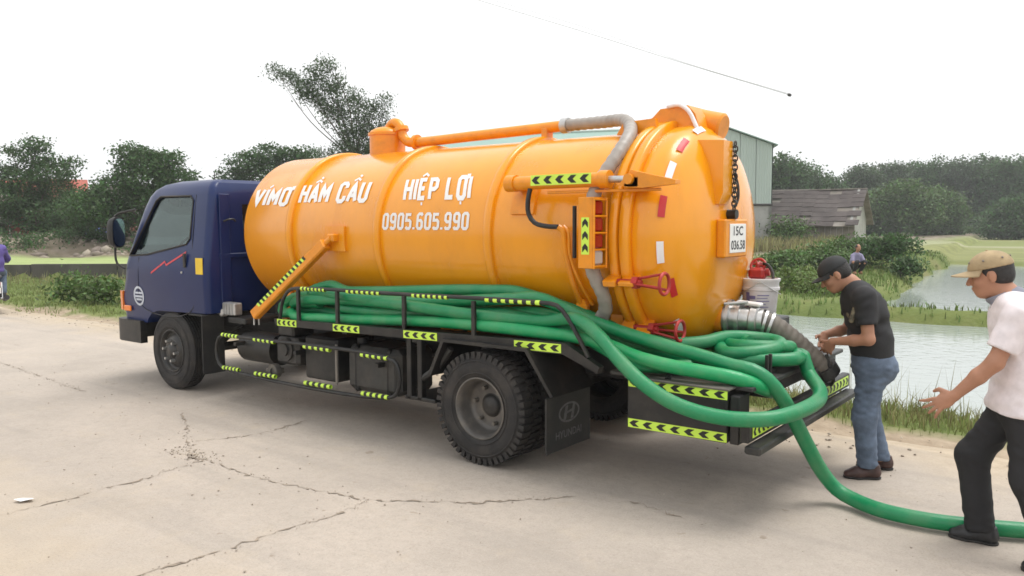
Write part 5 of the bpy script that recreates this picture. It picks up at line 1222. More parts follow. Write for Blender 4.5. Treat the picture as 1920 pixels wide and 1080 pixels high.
for x in (1.25, 2.2, 3.3): MB().box((x, -.85, .62), (.04, .36, .04), .004).build('guard_bracket', 'black', gr_)
# deck, tool box and rear beam
MB().box((6.02, 0, .80), (1.0, 1.9, .03), .006).build('rear_deck', 'dark', truck)
tb = MB().box((6.055, -.865, .635), (.69, .36, .325), .008).build('tool_box', 'black', truck)
MB().box((6.055, -.865, .806), (.72, .39, .016), .004).build('box_lid', 'rimgrey', tb)
MB().cyl((5.98, -1.0, .815), (5.98, -.98, .84), .02, n=10).build('box_latch', 'black', tb)
tape(tb, (5.72, -1.0465, .775), (.685, 0, -.004), (0, 0, 1), .68, .058, 7, -1); tape(tb, (5.72, -1.0465, .505), (.685, 0, .004), (0, 0, 1), .68, .058, 7, -1)
MB().box((6.44, -.95, .62), (.06, .16, .30), .006).build('beam_bracket', 'black', truck)
MB().box((6.44, .85, .62), (.06, .16, .30), .006).build('beam_bracket', 'black', truck)
rb = MB().box((6.53, -.05, .565), (.06, 2.1, .11), .008).build('rear_beam', 'black', truck)
MB().box((6.58, -.05, .47), (.10, 2.1, .05), .01).build('step_bar', 'dark', rb)
tape(rb, (6.5615, -1.05, .57), (0, 1, 0), (0, 0, 1), .42, .07, 6, -1); tape(rb, (6.5615, .20, .57), (0, 1, 0), (0, 0, 1), .75, .07, 9, 1)
for y in (-.56, -.50): MB().box((6.46, y, .84), (.022, .022, .24), .004).build('hose_stake', 'black', rb)
st_ = MB().box((6.06, .36, .957), (.34, .36, .28), .01).build('pump_stand', 'black', truck)

# white bucket with red tool on the stand
bk = thing('plastic_bucket', 'white plastic bucket with blue print beside the tank end', 'bucket', (6.06, .36, 1.0975))
MB().lathe([(0, .001), (0, .112), (.01, .117), (.20, .133), (.205, .143), (.225, .143), (.228, .136), (.262, .139), (.275, .148), (.29, .148), (.292, .132), (.28, .128), (.02, .108), (.015, .001)], (6.06, .36, 1.0985), (0, 0, 1), 40).build('pail', 'bucketw', bk)
mb = MB()
for a0, a1, z0, z1 in ((-118, -104, .12, .19), (-104, -84, .14, .165), (-78, -40, .165, .172), (-80, -45, .145, .150), (-80, -38, .122, .128), (-80, -50, .10, .105), (-80, -40, .078, .083), (-80, -48, .055, .060), (-118, -108, .03, .11)):
    A = np.linspace(R(a0), R(a1), 7); V = []
    for z in (z0, z1): V += [(6.06+(.1195+z*.08)*math.cos(a), .36+(.1195+z*.08)*math.sin(a), 1.0985+z) for a in A]
    mb.add(V, [(j, j+1, 8+j, 7+j) for j in range(6)])
mb.build('printed_label', 'print', bk)
MB().tube(np.array([(6.06+.15*math.cos(a), .36+.15*math.sin(a), 1.37-.10*abs(math.sin((a+1.2)*1.0))) for a in np.linspace(-2.8, .2, 18)]), .004, 5).build('handle', 'galv', bk)
vt = MB(); c0 = np.array([6.06, .36, 1.385])
vt.tube(np.array([c0+np.array([.055*math.cos(t)-.02, .055*math.sin(t)*.5, .10+.055*math.sin(t)*.85]) for t in np.linspace(0, 2*math.pi, 21)]), .011, 8, False)
for t in (0, 2.1, 4.2): vt.cyl(c0+[-.02, 0, .10], c0+np.array([.055*math.cos(t)-.02, .055*math.sin(t)*.5, .10+.055*math.sin(t)*.85]), .009, n=6)
vt.box(c0+[-.02, 0, .04], (.12, .10, .09), .02); vt.cyl(c0+[-.09, 0, .03], c0+[.06, .03, .05], .03, n=12); vt.cyl(c0+[-.02, 0, .05], c0+[-.02, 0, .11], .018, n=10)
vo_ = vt.build('valve_head', 'redpaint'); tag(vo_, 'small red hand valve lying on top of the white bucket', 'valve')
MB().tube(spline([(6.08, .36, 1.50), (6.12, .35, 1.49), (6.165, .33, 1.43), (6.175, .31, 1.395)], .02), .012, 6).build('strap', 'black', vo_)

# ---- green hoses
HR = .046
def strand(y, z, x0, x1, amp=.02, ph=0., n=9):
    return [(x, y+amp*math.sin(x*2.3+ph)*.8, z+amp*math.sin(x*1.7+ph*1.3)+.014*(x-3.5)) for x in np.linspace(x0, x1, n)]
def hose(path, label, m='green', r=HR, name='green_hose'):
    return tag(MB().tube(spline(path, .05), r, 16).build(name, m), label, 'hose', 'green hoses on the truck')
uturn = lambda y0, z0, y1, z1, xe: [(xe+.12, y0, z0-.01), (xe, y0+.01, z0-.03), (xe-.10, (y0+y1)/2, (z0+z1)/2-.04), (xe, y1-.01, z1-.03), (xe+.12, y1, z1-.01)]
COIL = [(6.27+.035*math.sin(t*2.9)+(.30-.05*t+.03*math.sin(t*14))*math.cos(t*2*math.pi+.2), -.20-.05*math.sin(t*2.1)+(.23-.055*t+.03*math.cos(t*11))*math.sin(t*2*math.pi+.2), .862+.045*t+.03*max(0, math.sin(t*4.1+1))) for t in np.linspace(0, 2.6, 30)]
LOOP = COIL[::-1]+[(6.60, -.16, .80), (6.73, -.33, .72), (6.79, -.72, .70), (6.66, -1.08, .672), (6.43, -1.19, .668), (6.17, -1.23, .712), (5.92, -1.19, .80), (5.70, -1.13, .925), (5.50, -1.06, 1.06), (5.28, -.99, 1.15)]
hose(LOOP+strand(-.945, 1.12, 4.95, 2.6, .035, 2.)+uturn(-.945, 1.12, -.80, 1.02, 2.12)+strand(-.80, 1.02, 2.5, 4.7, .02, 1.)+[(5.0, -.76, 1.0), (5.3, -.68, .96), (5.6, -.56, .90), (5.85, -.42, .875), (6.02, -.30, .875), (6.05, -.14, .88)],
     'dusty green hose hanging in the lowest wide loop round the rear step')
hose([(6.52, -.62, .74), (6.53, -.80, .79), (6.42, -.93, .855), (6.22, -.99, .885), (5.98, -1.01, .905), (5.74, -.99, .935), (5.52, -.965, .985), (5.25, -.955, 1.02)]+strand(-.955, 1.0, 4.95, 2.15, .028, .5)+uturn(-.955, .995, -.81, 1.14, 1.95)+strand(-.81, 1.14, 2.35, 4.8, .03, 3.)+[(5.15, -.76, 1.09), (5.45, -.66, 1.0), (5.75, -.55, .90), (5.92, -.50, .87)],
     'brightest green hose lying along the top of the black tool box', 'brightgreen')
GR = [(8.6, .10, .06), (8.15, -.20, .06), (7.88, -.33, .06), (7.66, -.42, .06), (7.43, -.485, .06), (7.16, -.475, .06), (6.96, -.38, .065), (6.86, -.36, .10), (6.78, -.42, .22), (6.72, -.55, .42), (6.67, -.66, .60), (6.62, -.74, .74), (6.55, -.80, .85), (6.46, -.82, .90), (6.34, -.83, .915), (6.15, -.84, .955), (5.90, -.85, 1.0), (5.60, -.84, 1.055), (5.28, -.84, 1.13)]
hose(GR+strand(-.91, 1.21, 4.9, 2.75, .045, 4.)+uturn(-.91, 1.20, -.80, 1.26, 2.35)+strand(-.80, 1.25, 2.7, 4.6, .03, 5.)+[(4.95, -.74, 1.21), (5.25, -.70, 1.12), (5.5, -.64, 1.0), (5.68, -.56, .90)],
     'green hose dropping from rear step and running along the road past the men')

hose([(5.9, -.10, .905), (6.02, -.30, .95), (6.15, -.47, .93), (6.32, -.42, .945), (6.43, -.26, .97), (6.36, -.10, .985), (6.18, -.12, 1.0), (6.06, -.27, 1.01), (5.98, -.46, .99), (5.80, -.60, .98), (5.5, -.70, 1.02), (5.2, -.72, 1.06), (4.9, -.72, 1.08)]+strand(-.72, 1.06, 4.6, 2.4, .02, 1.7)+[(2.1, -.74, 1.0), (1.98, -.80, .99), (2.1, -.87, 1.06), (2.4, -.88, 1.08)],
     'darker hose tangled on top of the coil below the outlet valve', 'green')
hose([(6.0, -.74, .862), (5.88, -.93, .875), (5.72, -.985, .885), (5.55, -.955, .935), (5.35, -.92, 1.0), (5.1, -.88, 1.06), (4.8, -.86, 1.10)]+strand(-.865, 1.09, 4.5, 2.7, .03, 4.4),
     'short green hose length dipping between the loop and the bright hose', 'green')

# ================================================================== PEOPLE
M['skin'] = mat('skin', (.40, .20, .125), .5, var=.10, vs=9, spec=.4)
M['hair'] = mat('black_hair', (.018, .016, .015), .55, var=.3, vs=60, bump=.3, bs=120)
M['blackcloth'] = mat('black_tshirt', (.020, .020, .022), .85, var=.2, vs=8, bump=.15, bs=200)
M['print_cloth'] = mat('patterned_panel', (.14, .12, .08), .85, var=.85, vs=28)
M['denim'] = mat('blue_denim', (.105, .14, .20), .85, var=.36, vs=9, bump=.2, bs=220)
M['whiteshirt'] = mat('white_pink_shirt', (.76, .70, .72), .85, var=.09, vs=22, bump=.1, bs=200)
M['greycollar'] = mat('grey_collar', (.22, .225, .27), .85, var=.1)
M['blacktrousers'] = mat('black_trousers', (.016, .016, .018), .8, var=.2, vs=6, bump=.12, bs=180)
M['capblack'] = mat('black_cap_cloth', (.022, .024, .026), .8, var=.2, vs=20)
M['captan'] = mat('tan_cap_cloth', (.36, .27, .155), .85, var=.18, vs=16, bump=.12, bs=160)
M['shoebrown'] = mat('brown_shoe', (.055, .026, .022), .45, var=.3, vs=20); M['shoeblack'] = mat('black_shoe', (.02, .02, .022), .45, var=.2)
M['eye'] = mat('eye_dark', (.02, .015, .012), .3); M['lips'] = mat('lips', (.28, .10, .08), .5)
M['lavender'] = mat('lavender_shirt', (.26, .24, .36), .85); M['violet'] = mat('violet_jacket', (.10, .07, .26), .8, var=.2, vs=6)

class SDF:
    def __init__(s): s.p = []
    def cone(s, a, b, r0, r1=None, k=.03, lat=None, st=1., flat=False):
        s.p.append(('c', np.array(a, float), np.array(b, float), r0, r0 if r1 is None else r1, k, None if lat is None else np.array(lat, float), st, flat)); return s
    def ell(s, c, r, rot=None, k=.02):
        s.p.append(('e', np.array(c, float), np.array(r, float), np.eye(3) if rot is None else np.array(rot), k)); return s
    def chain(s, pts, rad, k=.03, lat=None, st=1.):
        for i in range(len(pts)-1):
            s.cone(pts[i], pts[i+1], rad[i], rad[i+1], k, lat, st[i] if isinstance(st, (list, tuple)) else st)
        return s
    def cut(s, p, n): s.p.append(('x', np.array(p, float), np.array(n, float)/np.linalg.norm(n))); return s
    def sub_ell(s, c, r, rot=None): s.p.append(('se', np.array(c, float), np.array(r, float), np.eye(3) if rot is None else np.array(rot))); return s
    def bbox(s):
        lo = np.full(3, 1e9); hi = -lo
        for q in s.p:
            if q[0] == 'c':
                r = max(q[3], q[4])*max(1, q[7])
                for e in (q[1], q[2]): lo = np.minimum(lo, e-r); hi = np.maximum(hi, e+r)
            elif q[0] == 'e': r = q[2].max(); lo = np.minimum(lo, q[1]-r); hi = np.maximum(hi, q[1]+r)
        return lo-.04, hi+.04
    def mesh(s, name, m, h=.010, fold=None, smooth=1):
        lo, hi = s.bbox(); n = np.ceil((hi-lo)/h).astype(int)+1
        ax = [lo[i]+h*np.arange(n[i]) for i in range(3)]
        D = np.full(n, .25, np.float32)
        for q in s.p:
            if q[0] == 'c':
                r = max(q[3], q[4])*max(1, q[7])+q[5]+.05; a_, b_ = np.minimum(q[1], q[2])-r, np.maximum(q[1], q[2])+r
            elif q[0] in ('e', 'se'): r = q[2].max()+.06; a_, b_ = q[1]-r, q[1]+r
            else: a_, b_ = lo, hi
            sl = tuple(slice(max(0, int((a_[i]-lo[i])/h)), min(n[i], int((b_[i]-lo[i])/h)+2)) for i in range(3))
            if any(t.stop <= t.start for t in sl): continue
            X, Y, Z = np.meshgrid(*[ax[i][sl[i]] for i in range(3)], indexing='ij'); P = np.stack([X, Y, Z], -1)
            if q[0] == 'c':
                a, b = q[1], q[2]; ab = b-a; t = np.clip(((P-a)@ab)/max(ab@ab, 1e-9), 0, 1); v = P-a-t[..., None]*ab
                if q[6] is not None: l = v@q[6]; v = v+(l/q[7]-l)[..., None]*q[6]
                d = np.linalg.norm(v, axis=-1)-(q[3]+t*(q[4]-q[3])); k = q[5]
                if q[8]: d = np.maximum(d, (P-b)@(ab/np.linalg.norm(ab)))
            elif q[0] in ('e', 'se'):
                v = (P-q[1])@q[3]; k0 = np.linalg.norm(v/q[2], axis=-1); k1 = np.linalg.norm(v/q[2]**2, axis=-1)+1e-9; d = k0*(k0-1)/k1; k = q[4] if q[0] == 'e' else 0
            else:
                d = (P-q[1])@q[2]
            cur = D[sl]
            if q[0] == 'x': D[sl] = np.maximum(cur, d)
            elif q[0] == 'se': D[sl] = np.maximum(cur, -d)
            else:
                hh = np.clip(.5+.5*(cur-d)/k, 0, 1); D[sl] = cur*(1-hh)+d*hh-k*hh*(1-hh)
        return surface_nets(name, D, lo, h, m, fold, smooth)

def surface_nets(name, D, lo, h, m, fold, smooth):
    ins = D < 0; n = np.array(D.shape); cs = n-1
    cnt = np.zeros(cs, np.int16); pos = np.zeros((*cs, 3), np.float32)
    corners = [(i, j, k) for i in (0, 1) for j in (0, 1) for k in (0, 1)]
    g = lambda c: D[c[0]:c[0]+cs[0], c[1]:c[1]+cs[1], c[2]:c[2]+cs[2]]
    for c in corners:
        for a in range(3):
            if c[a] == 0:
                e = list(c); e[a] = 1; d0, d1 = g(c), g(e); cr = (d0 < 0) != (d1 < 0)
                t = np.where(cr, d0/np.where(cr, d0-d1, 1), 0)
                p = np.zeros((*cs, 3), np.float32); p[...] = c; p[..., a] = t; pos += np.where(cr[..., None], p, 0); cnt += cr
    act = cnt > 0; idx = -np.ones(cs, np.int64); idx[act] = np.arange(act.sum())
    V = (np.argwhere(act)+pos[act]/cnt[act][:, None])*h+lo
    F = []
    for a in range(3):
        b, c = [(1, 2), (2, 0), (0, 1)][a]; s0 = [slice(None)]*3; s1 = [slice(None)]*3; s0[a] = slice(0, -1); s1[a] = slice(1, None)
        cr = ins[tuple(s0)] != ins[tuple(s1)]; fl = ins[tuple(s0)]
        at = np.argwhere(cr); f_ = fl[cr]; ok = (at[:, b] > 0) & (at[:, c] > 0) & (at[:, b] < cs[b]) & (at[:, c] < cs[c]); at, f_ = at[ok], f_[ok]
        eb = np.zeros(3, int); eb[b] = 1; ec = np.zeros(3, int); ec[c] = 1
        q = np.stack([idx[tuple((at-eb-ec).T)], idx[tuple((at-ec).T)], idx[tuple(at.T)], idx[tuple((at-eb).T)]], 1)
        q[~f_] = q[~f_][:, ::-1]; F.append(q)
    F = np.concatenate(F); F = F[(F >= 0).all(1)]
    E = np.concatenate([F[:, [0, 1]], F[:, [1, 2]], F[:, [2, 3]], F[:, [3, 0]]])
    for _ in range(smooth):
        S = np.zeros_like(V); C = np.zeros(len(V)); np.add.at(S, E[:, 0], V[E[:, 1]]); np.add.at(S, E[:, 1], V[E[:, 0]]); np.add.at(C, E[:, 0], 1); np.add.at(C, E[:, 1], 1)
        V = V*.45+.55*S/np.maximum(C, 1)[:, None]
    if fold is not None:
        nr = np.zeros_like(V); fn = np.cross(V[F[:, 2]]-V[F[:, 0]], V[F[:, 3]]-V[F[:, 1]])
        for i in range(4): np.add.at(nr, F[:, i], fn)
        nr /= np.linalg.norm(nr, axis=1)[:, None]+1e-9; V = V+nr*fold(V)[:, None]
    return np_mesh(name, V, F, m, True)

class Figure:
    """local frame: f forward, l to the person's left, z up; origin on the ground"""
    def __init__(s, o, f):
        f = np.array([f[0], f[1], 0.])/np.hypot(f[0], f[1]); s.o = np.array([o[0], o[1], o[2]]); s.f = f; s.l = np.array([-f[1], f[0], 0]); s.u = np.array([0, 0, 1.])
    def P(s, f, l, z): return s.o+s.f*f+s.l*l+s.u*z
def folds(fig, amp=.006, freq=26., zf=1.0):
    ph = rng.uniform(0, 6, 5); d = [rng.normal(0, 1, 3) for _ in range(5)]
    def fn(V):
        w_ = 0
        for i in range(5):
            k = d[i]/np.linalg.norm(d[i])*.55; k[2] = (1.0+.35*i)*zf*(1 if i % 2 else -1); t = V@k*freq*1.5; w_ = w_+np.sin(t+ph[i]+1.6*np.sin(V@np.roll(k, 1)*freq*.5+ph[i]))/(1+.25*i)
        gate = .35+.65*np.clip(.5+np.sin(V[:, 2]*9+ph[0])+.4*np.sin(V@d[1]*14), 0, 1)
        return amp*gate*w_*.42
    return fn

def head(fig, S, c, pitch, yaw_l=0., sc=1.0):
    """adds skull, face and ears to S; returns head axes"""
    cp, sp = math.cos(R(pitch)), math.sin(R(pitch)); fw = fig.f*cp-fig.u*sp; up = fig.f*sp+fig.u*cp; l = fig.l
    A = np.stack([fw, l, up], 1); Q = lambda a, b, z: np.array(c)+(fw*a+l*b+up*z)*sc
    S.ell(Q(-.012, 0, .030), np.array([.098, .076, .098])*sc, A, .02); S.ell(Q(.030, 0, -.045), np.array([.062, .058, .072])*sc, A, .035)
    S.ell(Q(.055, 0, -.088), np.array([.030, .032, .026])*sc, A, .03); S.ell(Q(.076, 0, .022), np.array([.022, .052, .016])*sc, A, .015)
    S.cone(Q(.088, 0, .012), Q(.110, 0, -.026), .009*sc, .0135*sc, .012); S.ell(Q(.098, .012, -.030), np.array([.011, .009, .008])*sc, A, .006); S.ell(Q(.098, -.012, -.030), np.array([.011, .009, .008])*sc, A, .006)
    S.ell(Q(.090, 0, -.056), np.array([.012, .024, .007])*sc, A, .006); S.ell(Q(.087, 0, -.068), np.array([.012, .021, .008])*sc, A, .006)
    for s in (-1, 1):
        S.ell(Q(.060, s*.040, -.022), np.array([.026, .022, .026])*sc, A, .02); S.ell(Q(-.012, s*.078, -.006), np.array([.020, .009, .032])*sc, A, .006); S.ell(Q(-.006, s*.080, -.030), np.array([.010, .007, .012])*sc, A, .006)
    return Q, A, (fw, l, up)
def hand(S, w_, d, nrm, thumb, curl=.5, sc=1.0, spread=1.0):
    """palm from the wrist along d; nrm = palm facing; thumb = side the thumb leaves from; fingers bend towards nrm"""
    d = np.array(d)/np.linalg.norm(d); nrm = np.array(nrm)-d*(np.array(nrm)@d); nrm /= np.linalg.norm(nrm); t = np.array(thumb)-d*(np.array(thumb)@d)-nrm*(np.array(thumb)@nrm); t /= np.linalg.norm(t)
    A = np.stack([d, t, nrm], 1); S.ell(w_+d*.048*sc, np.array([.050, .040, .017])*sc, A, .012); S.cone(w_, w_+d*.03*sc, .024*sc, .022*sc, .015)
    for i, (off, L) in enumerate(((.030, .072), (.010, .080), (-.010, .074), (-.029, .058))):
        p = w_+d*.085*sc+t*off*sc; a = curl*(.8+.1*i); dd = d
        for j, (fr_, r0, r1) in enumerate(((.45, .0098, .0090), (.32, .0090, .0084), (.26, .0084, .0072))):
            ang = a*(.9+.35*j); dd = dd*math.cos(ang)+nrm*math.sin(ang) if j == 0 else (dd*math.cos(a*.8)+np.cross(np.cross(dd, nrm), dd)*math.sin(a*.8)); dd = dd/np.linalg.norm(dd)
            q_ = p+dd*L*fr_*sc+t*off*.10*spread*sc; S.cone(p, q_, r0*sc, r1*sc, .004); p = q_
    p = w_+d*.022*sc+t*.030*sc; q_ = p+(d*.55+t*.75+nrm*.25)*.040*sc; S.cone(p, q_, .0135*sc, .0115*sc, .010); r_ = q_+(d*.85+t*.15+nrm*.45)*.034*sc; S.cone(q_, r_, .0112*sc, .0085*sc, .005)

def cap(fig, parent, Qh, A, m, brim=.085, tilt=0., name='cap'):
    fw, l, up = A[:, 0], A[:, 1], A[:, 2]; S = SDF(); S.ell(Qh(-.012, 0, .040), (.112, .090, .092), A, .01); S.cut(Qh(0, 0, .038), -up)
    c = link(name, S.mesh(name, m, .006), parent)
    mb = MB(); n = 13; V = []
    for i in range(n):
        a = R(-68+136*i/(n-1)); r0x, r0y = .100, .084; r1 = brim*math.cos(a*.78)**.8
        pi_ = Qh(-.012+r0x*math.cos(a), r0y*math.sin(a), .044); po = Qh(-.012+(r0x+r1)*math.cos(a), (r0y+r1*.35)*math.sin(a), .036-.05*math.sin(a)**2*.6-tilt)
        V += [pi_, po, pi_-up*.006, po-up*.006]
    F = []
    for i in range(n-1): a, b = 4*i, 4*i+4; F += [(a, a+1, b+1, b), (a+2, b+2, b+3, a+3), (a+1, a+3, b+3, b+1)]
    mb.add(V, F); mb.build('brim', m, c); MB().lathe([(0, .009), (.005, .006), (.006, .001)], Qh(-.012, 0, .131), up, 10).build('cap_button', m, c)
    return c
def hairdo(fig, parent, Qh, A, low=-.03):
    S = SDF(); S.ell(Qh(-.020, 0, .026), (.101, .081, .100), A, .01); S.ell(Qh(-.055, 0, -.02), (.058, .066, .05), A, .02); S.cut(Qh(.02, 0, .0), A[:, 0]*.8-A[:, 2]*.45); S.cut(Qh(0, 0, low-.03), -A[:, 2]*.9+A[:, 0]*.25)
    S.sub_ell(Qh(-.006, .085, -.012), (.026, .03, .036), A); S.sub_ell(Qh(-.006, -.085, -.012), (.026, .03, .036), A)
    return link('hair', S.mesh('hair', 'hair', .006), parent)
def eyes(parent, Qh, A):
    for s in (-1, 1):
        S = SDF(); S.ell(Qh(.0785, s*.031, .002), (.008, .013, .0055), A); link('eye', S.mesh('eye', 'eye', .003), parent)
        S = SDF(); S.cone(Qh(.090, s*.018, .020), Qh(.076, s*.048, .020), .0045, .003, .004); link('eyebrow', S.mesh('eyebrow', 'hair', .003), parent)
def shoe(fig, parent, heel, toe_dir, m, L=.265):
    td = np.array(toe_dir)/np.linalg.norm(toe_dir); sd = np.cross([0, 0, 1], td); up = np.cross(td, sd); A = np.stack([td, sd, up], 1); S = SDF(); h = np.array(heel)
    S.cone(h+td*.045+up*.045, h+td*.16+up*.036, .047, .043, .03, sd, .86); S.cone(h+td*.16+up*.036, h+td*(L-.045)+up*.026, .043, .031, .03, sd, 1.25); S.cone(h+td*.05+up*.05, h+td*.05+up*.10, .042, .040, .02); S.cut(h+up*.004, -up); S.cut(h+td*.05+up*.105, up)
    sh = link('shoe', S.mesh('shoe', m, .007), parent)
    S = SDF(); S.cone(h+td*.045+up*.012, h+td*.16+up*.012, .049, .046, .02, sd, .88); S.cone(h+td*.16+up*.012, h+td*(L-.045)+up*.012, .046, .034, .02, sd, 1.25); S.cut(h+up*.017, up); S.cut(h, -up)
    link('sole', S.mesh('sole', 'rubber', .007), sh); return sh

# ---- the stooping man at the rear of the truck
def man_stooping():
    F = Figure((6.85, .45, 0), (-.93, -.37)); P = F.P; t = thing('person', 'man in black t-shirt, jeans and dark cap stooping over the muddy hose', 'person', tuple(F.o))
    hipL, hipR = P(.0, .085, .80), P(-.01, -.085, .80); knL, knR = P(.05, .115, .44), P(.0, -.12, .45); anL, anR = P(.02, .115, .09), P(-.10, -.13, .09)
    pel, wst, chs, nkb = P(.0, 0, .83), P(.01, 0, .97), P(.055, 0, 1.20), P(.125, 0, 1.345)
    shL, shR = P(.085, .185, 1.285), P(.10, -.185, 1.285); elL, elR = P(.055, .235, 1.005), P(.13, -.225, 1.02); wrL, wrR = P(.275, .10, .965), P(.31, -.10, .985); hc = P(.262, 0, 1.435)
    B = SDF(); B.chain([pel, wst, chs, nkb], [.115, .105, .115, .06], .06, F.l, [1.42, 1.40, 1.42])
    for a, b, c in ((hipL, knL, anL), (hipR, knR, anR)): B.chain([a, b, c], [.080, .055, .040], .04)
    B.chain([nkb, P(.165, 0, 1.385), P(.215, 0, 1.405)], [.062, .056, .052], .03)
    for sh, el, wr in ((shL, elL, wrL), (shR, elR, wrR)): B.chain([P(.09, 0, 1.28), sh], [.08, .056], .05); B.chain([sh, el], [.050, .040], .03); B.chain([el, (np.array(el)*.6+np.array(wr)*.4), wr], [.041, .038, .026], .02)
    Qh, A, ax = head(F, B, hc, 34)
    hand(B, wrL, P(.31, .05, .90)-wrL+F.u*-.02, -F.l-.2*F.f, F.f+.3*F.u, .55); hand(B, wrR, P(.33, -.03, .90)-wrR, F.l-.2*F.f, F.f+.3*F.u, .55)
    body = link('body', B.mesh('body', 'skin', .0065), t); eyes(body, Qh, A); hairdo(F, t, Qh, A); cap(F, t, Qh, A, 'capblack', .075)
    S = SDF(); S.chain([P(-.005, 0, .86), P(.01, 0, .98), P(.05, 0, 1.18), P(.105, 0, 1.30)], [.142, .136, .136, .085], .06, F.l, [1.32, 1.34, 1.38]); S.cone(P(.125, .09, 1.33), P(.125, -.09, 1.33), .065, .065, .05)
    for sh, el in ((shL, elL), (shR, elR)): e2 = np.array(sh)+(np.array(el)-np.array(sh))*.66; S.cone(P(.09, 0, 1.25), sh, .11, .078, .06); S.cone(sh, e2, .074, .068, .03, flat=True)
    S.cut(P(0, 0, .865), -F.u+.06*F.f); S.cut(P(.165, 0, 1.385), F.f*.55+F.u*.6)
    for sh, el in ((shL, elL), (shR, elR)): pass
    ts = link('tshirt', S.mesh('tshirt', 'blackcloth', .009, folds(F, .006, 28)), t)
    S = SDF(); S.ell(P(.165, 0, 1.17), (.028, .115, .115), np.stack([F.f*.97+F.u*-.2, F.l, F.f*.2+F.u*.97], 1)); link('front_print', S.mesh('front_print', 'print_cloth', .008), ts)
    for sg_ in (1,):
        S = SDF(); S.cone(P(.105, .150, 1.335), P(.165, .20, 1.13), .020, .018, .01); link('shoulder_stripe', S.mesh('shoulder_stripe', 'print_cloth', .006), ts)
    S = SDF(); S.cone(P(.0, 0, .875), P(-.005, 0, .80), .136, .140, .06, F.l, 1.30)
    S.ell(P(-.075, .06, .78), (.095, .10, .105), None, .05); S.ell(P(-.075, -.06, .78), (.095, .10, .105), None, .05)
    for a, b, c, sg_ in ((hipL, knL, anL, 1), (hipR, knR, anR, -1)): S.chain([a, b, c], [.106, .078, .068], .05)
    S.cut(P(0, 0, .895), F.u); S.cut(P(0, 0, .075), -F.u)
    jn = link('jeans', S.mesh('jeans', 'denim', .009, folds(F, .0055, 34, 1.2)), t)
    S = SDF(); S.cone(P(.0, 0, .885), P(.0, 0, .87), .141, .141, .01, F.l, 1.31); S.cut(P(0, 0, .892), F.u); S.cut(P(0, 0, .862), -F.u); link('belt', S.mesh('belt', 'blackcloth', .008), jn)
    shoe(F, t, P(-.07, .115, 0), F.f*.97+F.l*.12, 'shoebrown'); shoe(F, t, P(-.19, -.13, 0), F.f*.97-F.l*.15, 'shoebrown')
    return t
man_stooping()

